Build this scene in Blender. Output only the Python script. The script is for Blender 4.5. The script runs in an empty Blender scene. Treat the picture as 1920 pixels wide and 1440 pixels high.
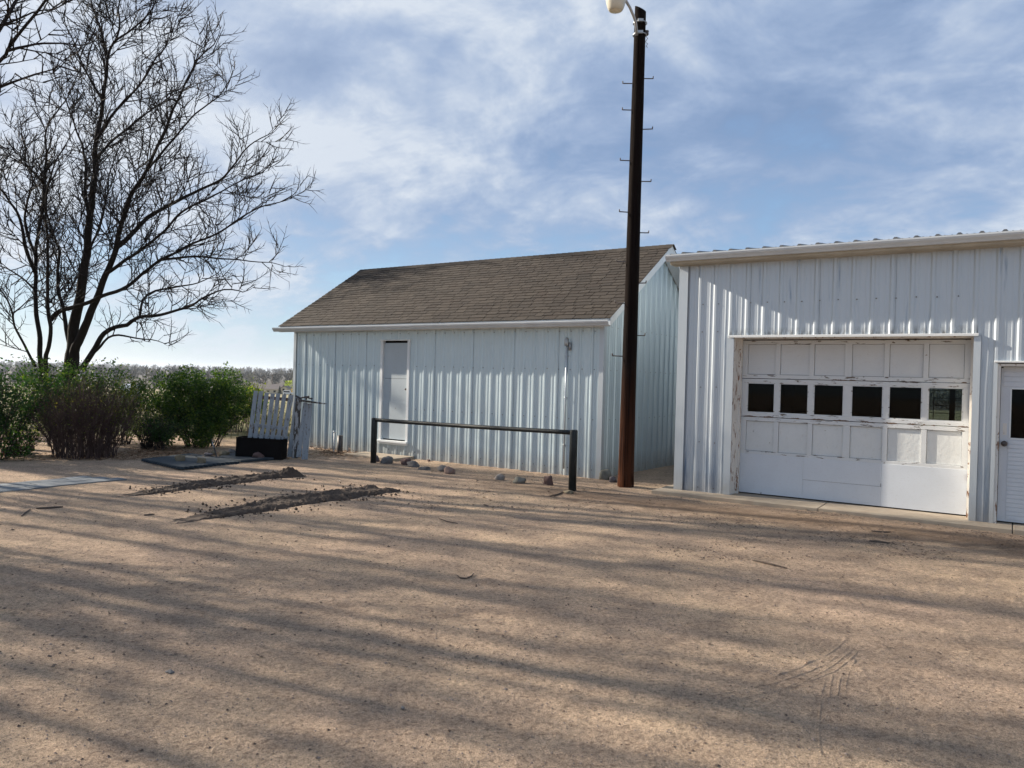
import bpy, math, random
import numpy as np
from mathutils import Vector, Matrix, noise as mnoise
PI = math.pi
rnd = random.Random(7)
S = bpy.context.scene
COL = S.collection

# ------------------------------------------------------------------ camera
F, PITCH, ROLL, CH = 1431.8, -0.0074, 0.0268, 1.6
cR, sR, cP, sP = math.cos(ROLL), math.sin(ROLL), math.cos(PITCH), math.sin(PITCH)
cam = bpy.data.cameras.new('camera'); cam_o = bpy.data.objects.new('camera', cam); COL.objects.link(cam_o)
cam.sensor_width = 36; cam.lens = F / 1920 * 36; cam.clip_end = 20000; cam.clip_start = .05
right = Vector((cR, -sP * sR, cP * sR)); up = Vector((-sR, -sP * cR, cP * cR)); fwd = Vector((0, cP, sP))
M = Matrix((right, up, -fwd)).transposed().to_4x4(); M.translation = (0, 0, CH)
cam_o.matrix_world = M
S.camera = cam_o

def ray(px, py):
    xi = (px - 960) / F; vi = -(py - 720) / F
    x = cR * xi - sR * vi; v = sR * xi + cR * vi
    return Vector((x, cP - sP * v, sP + cP * v))
def gnd(px, py, z=0.0):
    r = ray(px, py); t = (z - CH) / r.z
    return Vector((t * r.x, t * r.y, z))
def atd(px, py, d):                      # point at depth y = d
    r = ray(px, py); t = d / r.y
    return Vector((t * r.x, d, CH + t * r.z))

# ------------------------------------------------------------------ helpers
def tag(o, label=None, cat=None, group=None, kind=None):
    if label: o['label'] = label
    if cat: o['category'] = cat
    if group: o['group'] = group
    if kind: o['kind'] = kind
    return o
def empty(name, loc=(0, 0, 0), rz=0.0):
    o = bpy.data.objects.new(name, None); COL.objects.link(o)
    o.location = loc; o.rotation_euler = (0, 0, rz); o.empty_display_size = .2
    return o

class MB:
    def __init__(s): s.v = []; s.f = []; s.m = []
    def add(s, vs, fs, mi=0):
        n = len(s.v); s.v.extend([tuple(p) for p in vs])
        for f in fs: s.f.append(tuple(i + n for i in f)); s.m.append(mi)
        return s
    def box(s, x0, x1, y0, y1, z0, z1, mi=0, jit=0.0):
        vs = [(x, y, z) for z in (z0, z1) for y in (y0, y1) for x in (x0, x1)]
        if jit: vs = [tuple(c + rnd.uniform(-jit, jit) for c in p) for p in vs]
        return s.add(vs, [(0, 2, 3, 1), (4, 5, 7, 6), (0, 1, 5, 4), (1, 3, 7, 5), (3, 2, 6, 7), (2, 0, 4, 6)], mi)
    def tube(s, pts, rad, sides=8, mi=0, cap=True, wob=0.0):
        pts = [Vector(p) for p in pts]; n = len(pts)
        if not hasattr(rad, '__len__'): rad = [rad] * n
        base = len(s.v); prev = None
        for i, p in enumerate(pts):
            d = (pts[min(i + 1, n - 1)] - pts[max(i - 1, 0)])
            d = d.normalized() if d.length > 1e-9 else Vector((0, 0, 1))
            if prev is None:
                a = Vector((0, 0, 1)) if abs(d.z) < .9 else Vector((1, 0, 0)); a = (a - d * a.dot(d)).normalized()
            else:
                a = (prev - d * prev.dot(d)); a = a.normalized() if a.length > 1e-6 else d.orthogonal().normalized()
            prev = a; b = d.cross(a)
            for k in range(sides):
                t = 2 * PI * k / sides; r = rad[i] * (1 + (rnd.uniform(-wob, wob) if wob else 0))
                q = p + (a * math.cos(t) + b * math.sin(t)) * r
                s.v.append((q.x, q.y, q.z))
        for i in range(n - 1):
            for k in range(sides):
                k2 = (k + 1) % sides
                s.f.append((base + i * sides + k, base + i * sides + k2, base + (i + 1) * sides + k2, base + (i + 1) * sides + k)); s.m.append(mi)
        if cap:
            s.f.append(tuple(base + k for k in range(sides))[::-1]); s.m.append(mi)
            s.f.append(tuple(base + (n - 1) * sides + k for k in range(sides))); s.m.append(mi)
        return s
    def lathe(s, prof, c, n=20, mi=0):
        base = len(s.v)
        for (r, z) in prof:
            for k in range(n):
                t = 2 * PI * k / n; s.v.append((c[0] + r * math.cos(t), c[1] + r * math.sin(t), c[2] + z))
        for i in range(len(prof) - 1):
            for k in range(n):
                k2 = (k + 1) % n
                s.f.append((base + i * n + k, base + i * n + k2, base + (i + 1) * n + k2, base + (i + 1) * n + k)); s.m.append(mi)
        return s
    def extrude(s, prof, x0, x1, mi=0, close=True):      # prof in (y,z), along x
        n = len(prof)
        vs = [(x0, y, z) for y, z in prof] + [(x1, y, z) for y, z in prof]
        fs = [(i, (i + 1) % n, n + (i + 1) % n, n + i) for i in range(n if close else n - 1)]
        if close: fs += [tuple(range(n))[::-1], tuple(range(n, 2 * n))]
        return s.add(vs, fs, mi)
    def build(s, name, mats, parent=None, smooth=False, bevel=0.0, loc=None):
        me = bpy.data.meshes.new(name); me.from_pydata(s.v, [], s.f)
        mats = mats if isinstance(mats, (list, tuple)) else [mats]
        for m in mats: me.materials.append(m)
        if len(mats) > 1: me.polygons.foreach_set('material_index', s.m)
        if smooth: me.polygons.foreach_set('use_smooth', [True] * len(me.polygons))
        me.update()
        o = bpy.data.objects.new(name, me); COL.objects.link(o)
        if parent: o.parent = parent
        if loc: o.location = loc
        if bevel:
            b = o.modifiers.new('bevel', 'BEVEL'); b.width = bevel; b.segments = 2; b.limit_method = 'ANGLE'
        return o

def boxes(name, m, parent, lst, bevel=0.0, smooth=False):
    for b_ in lst: MB().box(*b_).build(name, m, parent, bevel=bevel)

# ------------------------------------------------------------------ materials
def nd(nt, typ, **kw):
    n = nt.nodes.new(typ)
    for k, v in kw.items():
        if k.startswith('i_'): n.inputs[k[2:].replace('_', ' ')].default_value = v
        else: setattr(n, k, v)
    return n
def lk(nt, a, b): nt.links.new(a, b)
def ramp(nt, fac, stops, interp='LINEAR'):
    r = nt.nodes.new('ShaderNodeValToRGB'); r.color_ramp.interpolation = interp
    e = r.color_ramp.elements
    while len(e) < len(stops): e.new(.5)
    for el, (p, c) in zip(e, stops):
        el.position = p; el.color = c if len(c) == 4 else (*c, 1)
    lk(nt, fac, r.inputs[0]); return r.outputs[0]
def noise(nt, vec, scale, detail=4, rough=.55, dist=0.0):
    n = nd(nt, 'ShaderNodeTexNoise'); n.inputs['Scale'].default_value = scale; n.inputs['Detail'].default_value = detail
    n.inputs['Roughness'].default_value = rough; n.inputs['Distortion'].default_value = dist
    if vec is not None: lk(nt, vec, n.inputs['Vector'])
    return n.outputs['Fac']
def mapv(nt, vec, scale=(1, 1, 1), loc=(0, 0, 0), rot=(0, 0, 0)):
    m = nd(nt, 'ShaderNodeMapping'); m.inputs['Scale'].default_value = scale; m.inputs['Location'].default_value = loc
    m.inputs['Rotation'].default_value = rot; lk(nt, vec, m.inputs['Vector']); return m.outputs[0]
def mixc(nt, fac, a, b, mode='MIX'):
    m = nd(nt, 'ShaderNodeMix', data_type='RGBA', blend_type=mode)
    for i, x in ((0, fac), (6, a), (7, b)):
        if hasattr(x, 'is_linked') or hasattr(x, 'links'): lk(nt, x, m.inputs[i])
        else: m.inputs[i].default_value = x if not isinstance(x, tuple) or len(x) == 4 else (*x, 1)
    return m.outputs[2]
def mth(nt, op, a, b=None, clamp=False):
    m = nd(nt, 'ShaderNodeMath', operation=op, use_clamp=clamp)
    for i, x in enumerate((a, b)):
        if x is None: continue
        if hasattr(x, 'links'): lk(nt, x, m.inputs[i])
        else: m.inputs[i].default_value = x
    return m.outputs[0]
def base_mat(name):
    m = bpy.data.materials.new(name); m.use_nodes = True; nt = m.node_tree
    b = nt.nodes['Principled BSDF']; tc = nd(nt, 'ShaderNodeTexCoord')
    return m, nt, b, tc.outputs['Object']
def bump(nt, b, h, strength=.5, dist=.01, chain=None):
    n = nd(nt, 'ShaderNodeBump'); n.inputs['Strength'].default_value = strength; n.inputs['Distance'].default_value = dist
    lk(nt, h, n.inputs['Height'])
    if chain: lk(nt, chain, n.inputs['Normal'])
    lk(nt, n.outputs[0], b.inputs['Normal']); return n.outputs[0]
def simple(name, c1, c2=None, scale=8, rough=.7, bs=.3, bd=.004, bscale=60, metal=0.0, spec=.4, stretch=(1, 1, 1)):
    m, nt, b, oc = base_mat(name); c2 = c2 or tuple(x * .8 for x in c1)
    v = mapv(nt, oc, stretch)
    lk(nt, mixc(nt, ramp(nt, noise(nt, v, scale, 5), [(.3, (0, 0, 0)), (.7, (1, 1, 1))]), c1, c2), b.inputs['Base Color'])
    b.inputs['Roughness'].default_value = rough; b.inputs['Metallic'].default_value = metal
    b.inputs['Specular IOR Level'].default_value = spec
    if bs: bump(nt, b, noise(nt, v, bscale, 4), bs, bd)
    return m

def wall_metal(name, c, stain, amount, rough=.42, band=None):
    m, nt, b, oc = base_mat(name)
    big = noise(nt, mapv(nt, oc, (1.2, 1.2, .35)), 1.5, 5)
    c1 = mixc(nt, big, tuple(x * .93 for x in c), tuple(min(1, x * 1.05) for x in c))
    st = noise(nt, mapv(nt, oc, (9, 9, .55)), 1.4, 5, .6)
    f = ramp(nt, st, [(.60, (0, 0, 0)), (.74, (1, 1, 1))])
    f2 = mth(nt, 'MULTIPLY', f, amount)
    c2 = mixc(nt, f2, c1, stain)
    # splash-back dirt near the ground
    sx = nd(nt, 'ShaderNodeSeparateXYZ'); lk(nt, oc, sx.inputs[0])
    low = mth(nt, 'MULTIPLY', ramp(nt, sx.outputs[2], [(0.0, (1, 1, 1)), (.35, (0, 0, 0))]), noise(nt, oc, 9, 5))
    low2 = mth(nt, 'MULTIPLY', ramp(nt, sx.outputs[2], [(0.15, (1, 1, 1)), (.95, (0, 0, 0))]), ramp(nt, noise(nt, mapv(nt, oc, (5, 5, .5), (3, 0, 0)), 1.6, 6, .65), [(.44, (0, 0, 0)), (.62, (1, 1, 1))]))
    c2 = mixc(nt, mth(nt, 'MULTIPLY', low2, amount), c2, stain)
    c3 = mixc(nt, mth(nt, 'MULTIPLY', low, .9, True), c2, (.30, .25, .20))
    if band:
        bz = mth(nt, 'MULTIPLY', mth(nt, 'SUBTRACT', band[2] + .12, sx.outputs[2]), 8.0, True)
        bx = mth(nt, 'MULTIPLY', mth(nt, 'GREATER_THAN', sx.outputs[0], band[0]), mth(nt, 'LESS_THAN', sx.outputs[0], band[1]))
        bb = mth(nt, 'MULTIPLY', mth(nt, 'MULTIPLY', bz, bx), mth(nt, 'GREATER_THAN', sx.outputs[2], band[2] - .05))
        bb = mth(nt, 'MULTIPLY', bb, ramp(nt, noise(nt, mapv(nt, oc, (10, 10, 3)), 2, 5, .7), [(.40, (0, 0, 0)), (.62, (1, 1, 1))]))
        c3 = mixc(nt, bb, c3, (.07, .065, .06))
    sp = ramp(nt, noise(nt, oc, 45, 3), [(.70, (0, 0, 0)), (.76, (1, 1, 1))])
    c4 = mixc(nt, mth(nt, 'MULTIPLY', sp, .25), c3, (.25, .25, .25))
    lk(nt, c4, b.inputs['Base Color']); b.inputs['Metallic'].default_value = .35
    lk(nt, mth(nt, 'ADD', mth(nt, 'MULTIPLY', big, .25), rough - .16), b.inputs['Roughness'])
    bump(nt, b, noise(nt, mapv(nt, oc, (6, 6, 1.2)), 2, 3), .25, .006)
    return m
def peeling(name, c, under, thr=.62, scale=7, rough=.6, stretch=(1, 1, 1), bs=.4, bscale=90):
    m, nt, b, oc = base_mat(name)
    v = mapv(nt, oc, stretch)
    n1 = noise(nt, v, scale, 8, .65, .4)
    f = ramp(nt, n1, [(thr, (0, 0, 0)), (thr + .03, (1, 1, 1))])
    c1 = mixc(nt, noise(nt, oc, 3, 4), tuple(x * .86 for x in c), c)
    dirt = ramp(nt, noise(nt, v, 25, 6, .7), [(.55, (0, 0, 0)), (.75, (1, 1, 1))])
    c1 = mixc(nt, mth(nt, 'MULTIPLY', dirt, .3), c1, (.36, .32, .28))
    lk(nt, mixc(nt, f, c1, under), b.inputs['Base Color']); b.inputs['Roughness'].default_value = rough
    h = mth(nt, 'SUBTRACT', noise(nt, v, bscale, 4), mth(nt, 'MULTIPLY', f, .8))
    bump(nt, b, h, bs, .004); return m

MAT = {}
MAT['barn_wall'] = wall_metal('barn_wall_metal', (.50, .595, .64), (.27, .34, .38), .35)
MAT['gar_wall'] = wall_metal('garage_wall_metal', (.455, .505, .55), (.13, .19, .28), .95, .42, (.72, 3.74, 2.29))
MAT['screw'] = simple('screw_heads', (.10, .10, .11), (.16, .13, .10), rough=.5, bs=0)
MAT['white_trim'] = peeling('white_trim_paint', (.74, .77, .78), (.22, .17, .12), .70, 9, .5)
MAT['trim_metal'] = simple('trim_metal', (.56, .64, .69), (.50, .58, .63), 3, .45, .1)
MAT['wall_trim'] = wall_metal('wall_trim_metal', (.47, .52, .56), (.25, .30, .36), .4)
MAT['gutter'] = simple('gutter_paint', (.54, .58, .61), (.47, .51, .54), 4, .38, .08)
MAT['soffit'] = simple('soffit_boards', (.46, .43, .36), (.36, .33, .27), 5, .7, .3)
MAT['door_paint'] = peeling('barn_door_paint', (.42, .48, .52), (.22, .20, .17), .66, 6, .55)
MAT['gdoor'] = peeling('garage_door_paint', (.62, .64, .65), (.20, .13, .08), .665, 5, .6, (1, 1, 1.6))
MAT['gdoor_rail'] = peeling('garage_door_rails', (.62, .64, .65), (.13, .105, .085), .575, 6, .6, (1, 1, 5))
MAT['gdoor_rough'] = peeling('garage_door_lower_panels', (.63, .65, .65), (.27, .24, .20), .66, 14, .65, (1, 1, .7), .9, 26)
MAT['gsheet'] = peeling('garage_door_sheet', (.60, .64, .69), (.14, .13, .12), .70, 5, .45, (1, 1, 2), .15)
MAT['jamb'] = peeling('peeling_jamb', (.70, .68, .64), (.22, .12, .07), .56, 8, .7, (2.2, 2.2, .8))
MAT['dark_wood'] = simple('bare_wood', (.17, .11, .07), (.09, .055, .035), 9, .85, .5, .006, 40, stretch=(1, 1, .2))
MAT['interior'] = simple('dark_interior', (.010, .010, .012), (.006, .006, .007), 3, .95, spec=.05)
MAT['black_steel'] = simple('black_pipe_paint', (.008, .011, .012), (.022, .026, .027), 7, .5, .2, .003, 50, spec=.3)
MAT['concrete'] = simple('concrete', (.34, .29, .225), (.27, .22, .17), 5, .9, .4, .006, 50)
MAT['paver'] = simple('paver_blocks', (.17, .19, .205), (.13, .145, .16), 6, .95, .4, .005, 70)
MAT['mat'] = simple('rubber_mat', (.014, .026, .038), (.028, .040, .052), 5, .75, .3, .004, 80)
MAT['black_box'] = simple('planter_plastic', (.005, .004, .004), (.008, .007, .007), 5, .85, .1, spec=.1)
MAT['soil'] = simple('dug_soil', (.040, .028, .021), (.085, .06, .044), 9, .95, .9, .02, 28)
MAT['litter'] = simple('leaf_litter', (.26, .16, .09), (.14, .085, .05), 20, .9, .5)
MAT['stick'] = simple('stick_bark', (.07, .055, .045), (.12, .09, .07), 12, .9, .5)
MAT['galv'] = simple('galvanised', (.42, .44, .45), (.32, .34, .36), 10, .45, .1, metal=.6)
MAT['lamp_glass'] = simple('lamp_refractor', (.55, .53, .45), (.48, .46, .38), 10, .25, .1, spec=.6)
MAT['lamp_lens'] = simple('lamp_lens', (.75, .72, .60), (.6, .55, .45), 30, .2, .2)
MAT['gate_white'] = peeling('picket_paint', (.26, .30, .34), (.13, .12, .115), .58, 14, .65, (2, 2, .7))
MAT['gate_grey'] = peeling('weathered_board', (.30, .32, .34), (.05, .045, .04), .46, 5, .8, (3, 3, .8))
MAT['dark_metal'] = simple('dark_hardware', (.04, .04, .045), (.09, .07, .06), 10, .5, .2)
MAT['far_wood'] = simple('far_twigs', (.105, .10, .08), (.075, .072, .062), .02, .95, 0)
MAT['far_wood_green'] = simple('far_budding_twigs', (.20, .19, .10), (.15, .13, .10), .02, .95, 0)

def bark(name, c1, c2):
    m, nt, b, oc = base_mat(name)
    v = mapv(nt, oc, (1, 1, .25))
    n = noise(nt, v, 14, 6, .65, .3)
    lk(nt, mixc(nt, n, c1, c2), b.inputs['Base Color']); b.inputs['Roughness'].default_value = .9
    b.inputs['Specular IOR Level'].default_value = .15
    bump(nt, b, n, .9, .03); return m
MAT['bark'] = bark('tree_bark', (.009, .008, .008), (.028, .023, .020))
MAT['twig'] = simple('twig_bark', (.013, .011, .011), (.026, .021, .019), 3, .85, 0, spec=.2)
def pole_mat():
    m, nt, b, oc = base_mat('creosote_pole')
    v = mapv(nt, oc, (14, 14, .7))
    n = noise(nt, v, 2.5, 7, .65, .2)
    crack = ramp(nt, noise(nt, mapv(nt, oc, (30, 30, .45)), 1.6, 4), [(.35, (0, 0, 0)), (.45, (1, 1, 1))])
    sx = nd(nt, 'ShaderNodeSeparateXYZ'); lk(nt, oc, sx.inputs[0])
    low = ramp(nt, mth(nt, 'ADD', mth(nt, 'MULTIPLY', sx.outputs[2], .25), mth(nt, 'MULTIPLY', n, .25)), [(.15, (1, 1, 1)), (.62, (0, 0, 0))])
    c = mixc(nt, n, (.004, .003, .003), (.012, .0075, .006))
    c = mixc(nt, mth(nt, 'MULTIPLY', low, .75), c, mixc(nt, n, (.03, .011, .006), (.13, .045, .02)))
    c = mixc(nt, crack, (.006, .004, .004), c)
    lk(nt, c, b.inputs['Base Color']); b.inputs['Roughness'].default_value = .9; b.inputs['Specular IOR Level'].default_value = .06
    bump(nt, b, crack, .8, .012); return m
MAT['pole'] = pole_mat()

def shingle_mat():
    m, nt, b, oc = base_mat('asphalt_shingles')
    g = nd(nt, 'ShaderNodeNewGeometry')
    base = ramp(nt, g.outputs['Random Per Island'], [(0, (.040, .034, .029)), (.4, (.050, .042, .035)), (.75, (.064, .054, .045)), (1, (.045, .036, .030))])
    gr = noise(nt, oc, 160, 2)
    c = mixc(nt, gr, mixc(nt, .5, base, (.02, .015, .012)), base)
    streak = ramp(nt, noise(nt, mapv(nt, oc, (1.2, .4, .4)), 2, 4), [(.35, (.93, .93, .94)), (.7, (1.1, 1.08, 1.05))])
    c = mixc(nt, 1.0, c, streak, 'MULTIPLY')
    lk(nt, c, b.inputs['Base Color']); b.inputs['Roughness'].default_value = .92; b.inputs['Specular IOR Level'].default_value = .25
    bump(nt, b, noise(nt, oc, 220, 2), .6, .004); return m
MAT['shingle'] = shingle_mat()

def leaf_mat(name, c1, c2, c3, trans=.42):
    m, nt, b, oc = base_mat(name)
    g = nd(nt, 'ShaderNodeNewGeometry')
    c = ramp(nt, g.outputs['Random Per Island'], [(0, c1), (.6, c2), (1, c3)])
    big = ramp(nt, noise(nt, oc, 2.2, 3), [(.35, (.55, .6, .55)), (.65, (1.25, 1.2, 1.1))])
    c = mixc(nt, 1.0, c, big, 'MULTIPLY')
    lk(nt, c, b.inputs['Base Color']); b.inputs['Roughness'].default_value = .5; b.inputs['Specular IOR Level'].default_value = .35
    t = nd(nt, 'ShaderNodeBsdfTranslucent'); tcx = mixc(nt, 1.0, c, (1.6, 1.7, .6, 1), 'MULTIPLY'); lk(nt, tcx, t.inputs[0])
    mx = nd(nt, 'ShaderNodeMixShader'); mx.inputs[0].default_value = trans
    lk(nt, b.outputs[0], mx.inputs[1]); lk(nt, t.outputs[0], mx.inputs[2])
    lk(nt, mx.outputs[0], nt.nodes['Material Output'].inputs[0]); return m
MAT['leaf_green'] = leaf_mat('lilac_leaves', (.014, .045, .010), (.040, .095, .016), (.12, .175, .03))
MAT['leaf_dark'] = leaf_mat('deep_green_leaves', (.012, .042, .014), (.025, .075, .018), (.06, .11, .022))
MAT['leaf_olive'] = leaf_mat('olive_leaves', (.05, .06, .018), (.085, .095, .022), (.13, .12, .03))
MAT['leaf_yellow'] = leaf_mat('yellow_green_leaves', (.14, .19, .03), (.20, .25, .04), (.26, .28, .06))
MAT['leaf_gold'] = leaf_mat('gold_leaves', (.45, .28, .05), (.50, .33, .06), (.40, .25, .05), .3)
MAT['needle'] = simple('spruce_needles', (.012, .03, .02), (.025, .045, .03), 1, .9, 0)
MAT['bush_stem'] = simple('bush_stems', (.018, .014, .012), (.04, .03, .025), 5, .85, 0)
MAT['red_stem'] = simple('red_brown_stems', (.032, .018, .016), (.075, .045, .038), 5, .8, 0)

def glass_mat():
    m = bpy.data.materials.new('window_glass'); m.use_nodes = True; nt = m.node_tree; nt.nodes.clear()
    out = nd(nt, 'ShaderNodeOutputMaterial'); t = nd(nt, 'ShaderNodeBsdfTransparent'); t.inputs[0].default_value = (.58, .62, .62, 1)
    g = nd(nt, 'ShaderNodeBsdfGlossy'); g.inputs['Roughness'].default_value = .03
    fr = nd(nt, 'ShaderNodeFresnel'); fr.inputs[0].default_value = 1.17; mx = nd(nt, 'ShaderNodeMixShader')
    lk(nt, fr.outputs[0], mx.inputs[0]); lk(nt, t.outputs[0], mx.inputs[1]); lk(nt, g.outputs[0], mx.inputs[2]); lk(nt, mx.outputs[0], out.inputs[0])
    return m
MAT['glass'] = glass_mat()

def ground_mat():
    m, nt, b, oc = base_mat('yard_ground')
    sx = nd(nt, 'ShaderNodeSeparateXYZ'); lk(nt, oc, sx.inputs[0]); Y = sx.outputs[1]; X = sx.outputs[0]
    n1 = noise(nt, oc, .55, 6, .6, .3)
    n2 = noise(nt, oc, 2.6, 7, .65)
    n3 = noise(nt, oc, 38, 5, .7)
    n4 = noise(nt, oc, 170, 3, .7)
    c = mixc(nt, ramp(nt, n1, [(.35, (0, 0, 0)), (.65, (1, 1, 1))]), (.69, .52, .365), (.60, .445, .335))
    c = mixc(nt, ramp(nt, n2, [(.42, (0, 0, 0)), (.66, (1, 1, 1))]), c, (.48, .36, .27))
    pat = ramp(nt, noise(nt, mapv(nt, oc, (.8, 1.6, 1), rot=(0, 0, .4)), 1.7, 7, .7, .6), [(.52, (0, 0, 0)), (.70, (1, 1, 1))])
    c = mixc(nt, mth(nt, 'MULTIPLY', pat, .28), c, (.20, .145, .115))
    c = mixc(nt, 1.0, c, ramp(nt, n3, [(.30, (.50, .48, .47)), (.5, (1, 1, 1)), (.70, (1.25, 1.24, 1.22))]), 'MULTIPLY')
    c = mixc(nt, 1.0, c, ramp(nt, n4, [(.32, (.50, .48, .47)), (.52, (1, 1, 1)), (.72, (1.4, 1.4, 1.4))]), 'MULTIPLY')
    # small dark pebbles / crumbs
    vo = nd(nt, 'ShaderNodeTexVoronoi'); vo.inputs['Scale'].default_value = 22; lk(nt, oc, vo.inputs['Vector'])
    cr = ramp(nt, vo.outputs['Distance'], [(.07, (1, 1, 1)), (.20, (0, 0, 0))])
    vs = nd(nt, 'ShaderNodeSeparateColor'); lk(nt, vo.outputs['Color'], vs.inputs[0])
    sel = mth(nt, 'MULTIPLY', cr, mth(nt, 'GREATER_THAN', vs.outputs[0], .80))
    c = mixc(nt, mth(nt, 'MULTIPLY', sel, .6), c, mixc(nt, vs.outputs[1], (.12, .09, .075), (.46, .40, .36)))
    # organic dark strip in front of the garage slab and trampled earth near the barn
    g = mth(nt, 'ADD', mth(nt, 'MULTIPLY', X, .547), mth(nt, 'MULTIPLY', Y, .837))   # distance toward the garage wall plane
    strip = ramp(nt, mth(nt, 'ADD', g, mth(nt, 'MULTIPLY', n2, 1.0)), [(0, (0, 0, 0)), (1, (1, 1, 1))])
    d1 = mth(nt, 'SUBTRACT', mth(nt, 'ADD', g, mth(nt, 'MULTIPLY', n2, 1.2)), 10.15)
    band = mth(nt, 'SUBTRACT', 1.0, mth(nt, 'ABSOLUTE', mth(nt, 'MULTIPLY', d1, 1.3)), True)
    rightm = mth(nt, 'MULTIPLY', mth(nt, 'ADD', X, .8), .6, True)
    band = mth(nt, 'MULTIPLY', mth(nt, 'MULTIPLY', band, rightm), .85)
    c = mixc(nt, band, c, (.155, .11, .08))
    # dry grass / weeds beyond the yard
    far = mth(nt, 'MULTIPLY', mth(nt, 'SUBTRACT', mth(nt, 'ADD', mth(nt, 'ADD', Y, mth(nt, 'MULTIPLY', n1, 3.0)), mth(nt, 'MULTIPLY', X, -.10)), 19.8), .8, True)
    grass = mixc(nt, ramp(nt, noise(nt, oc, 1.1, 6, .7), [(.35, (0, 0, 0)), (.65, (1, 1, 1))]), (.27, .22, .13), (.12, .135, .055))
    fargr = mixc(nt, noise(nt, oc, .012, 4), (.25, .24, .12), (.30, .25, .16))
    fargr = mixc(nt, mth(nt, 'MULTIPLY', mth(nt, 'SUBTRACT', Y, 405.0), .03, True), fargr, (.085, .075, .062))
    dist = mth(nt, 'MULTIPLY', mth(nt, 'SUBTRACT', Y, 90.0), .01, True)
    grass = mixc(nt, dist, grass, fargr)
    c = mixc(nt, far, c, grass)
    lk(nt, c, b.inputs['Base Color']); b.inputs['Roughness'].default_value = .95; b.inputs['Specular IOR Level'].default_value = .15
    h1 = bump(nt, b, n3, 1.0, .055)
    h2 = bump(nt, b, n4, 1.0, .016, h1)
    bump(nt, b, noise(nt, oc, 9, 5, .7), .55, .05, h2)
    return m
MAT['ground'] = ground_mat()

# ------------------------------------------------------------------ world, sun
SUN_AZ = math.radians(-23.4); EL = math.radians(25.8)
trav = Vector((math.cos(SUN_AZ) * math.cos(EL), math.sin(SUN_AZ) * math.cos(EL), -math.sin(EL)))
sl = bpy.data.lights.new('sun', 'SUN'); sl.energy = 5.0; sl.angle = math.radians(.6); sl.color = (1, .89, .74)
so = bpy.data.objects.new('sun', sl); COL.objects.link(so); so.rotation_euler = trav.to_track_quat('-Z', 'Y').to_euler(); so.location = (-20, 10, 15)
W = bpy.data.worlds.new('World'); S.world = W; W.use_nodes = True; nt = W.node_tree
bg = nt.nodes['Background']; bg.inputs['Strength'].default_value = .0545
sky = nd(nt, 'ShaderNodeTexSky', sky_type='NISHITA'); sky.sun_disc = False
sky.sun_elevation = EL; sky.sun_rotation = math.atan2(-trav.x, -trav.y); sky.dust_density = .6; sky.ozone_density = 1.6; sky.air_density = 1.0
tc = nd(nt, 'ShaderNodeTexCoord'); D = tc.outputs['Generated']
sx = nd(nt, 'ShaderNodeSeparateXYZ'); lk(nt, D, sx.inputs[0])
zc = mth(nt, 'MAXIMUM', sx.outputs[2], 0.0)
den = mth(nt, 'ADD', zc, .40)
cx = nd(nt, 'ShaderNodeCombineXYZ')
lk(nt, mth(nt, 'DIVIDE', sx.outputs[0], den), cx.inputs[0]); lk(nt, mth(nt, 'DIVIDE', sx.outputs[1], den), cx.inputs[1])
P = mapv(nt, cx.outputs[0], (1, 1, 1), (3.1, 1.7, 0), (0, 0, .35))
Ps = mapv(nt, P, (.9, 1.1, 1))
big = noise(nt, Ps, 1.5, 4, .5, .3)
fine = noise(nt, mapv(nt, P, (1, 1.05, 1), (7, 2, 0)), 3.6, 10, .60, .35)
wisp = noise(nt, mapv(nt, P, (.85, 1.25, 1), (1, 5, 0), (0, 0, -.9)), 8.0, 8, .62, .5)
cl = mth(nt, 'ADD', mth(nt, 'MULTIPLY', big, .34), mth(nt, 'ADD', mth(nt, 'MULTIPLY', fine, .46), mth(nt, 'MULTIPLY', wisp, .20)))
for (px, py, wgt, pw_) in ((860, 330, .060, 90), (1230, 300, -.055, 110), (1560, 420, -.065, 70), (640, 160, -.075, 50), (1500, 130, .035, 40), (450, 560, .07, 160), (1800, 500, .05, 160), (1080, 520, -.03, 100), (540, 330, .03, 260), (1000, 60, .02, 60), (200, 60, .05, 40)):
    v_ = ray(px, py).normalized(); dn = nd(nt, 'ShaderNodeVectorMath', operation='DOT_PRODUCT'); lk(nt, D, dn.inputs[0]); dn.inputs[1].default_value = tuple(v_)
    cl = mth(nt, 'ADD', cl, mth(nt, 'MULTIPLY', mth(nt, 'POWER', mth(nt, 'MAXIMUM', dn.outputs['Value'], 0.0), float(pw_)), wgt))
ccol = ramp(nt, cl, [(.39, (1.95, 2.85, 4.6)), (.44, (2.4, 3.35, 5.15)), (.485, (3.05, 4.0, 5.75)), (.53, (4.1, 4.95, 6.4)), (.59, (5.9, 6.5, 7.4))])
# how much of the clear sky shows: more near the horizon
cover = ramp(nt, mth(nt, 'ADD', zc, mth(nt, 'MULTIPLY', mth(nt, 'SUBTRACT', cl, .5), 1.2)), [(-.0, (0, 0, 0)), (.07, (.18, .18, .18)), (.20, (.9, .9, .9)), (.3, (1, 1, 1))])
lowcol = ramp(nt, zc, [(0, (5.4, 6.9, 7.9)), (.05, (4.3, 6.4, 8.0)), (.16, (2.9, 5.0, 7.6)), (.35, (2.1, 3.8, 6.7))])
clear = mixc(nt, .72, sky.outputs[0], lowcol)
final = mixc(nt, cover, clear, ccol)
dt = nd(nt, 'ShaderNodeVectorMath', operation='DOT_PRODUCT'); lk(nt, D, dt.inputs[0]); dt.inputs[1].default_value = (-trav.x, -trav.y, -trav.z)
glow = mth(nt, 'POWER', mth(nt, 'MAXIMUM', dt.outputs['Value'], 0.0), 7.0)
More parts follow.
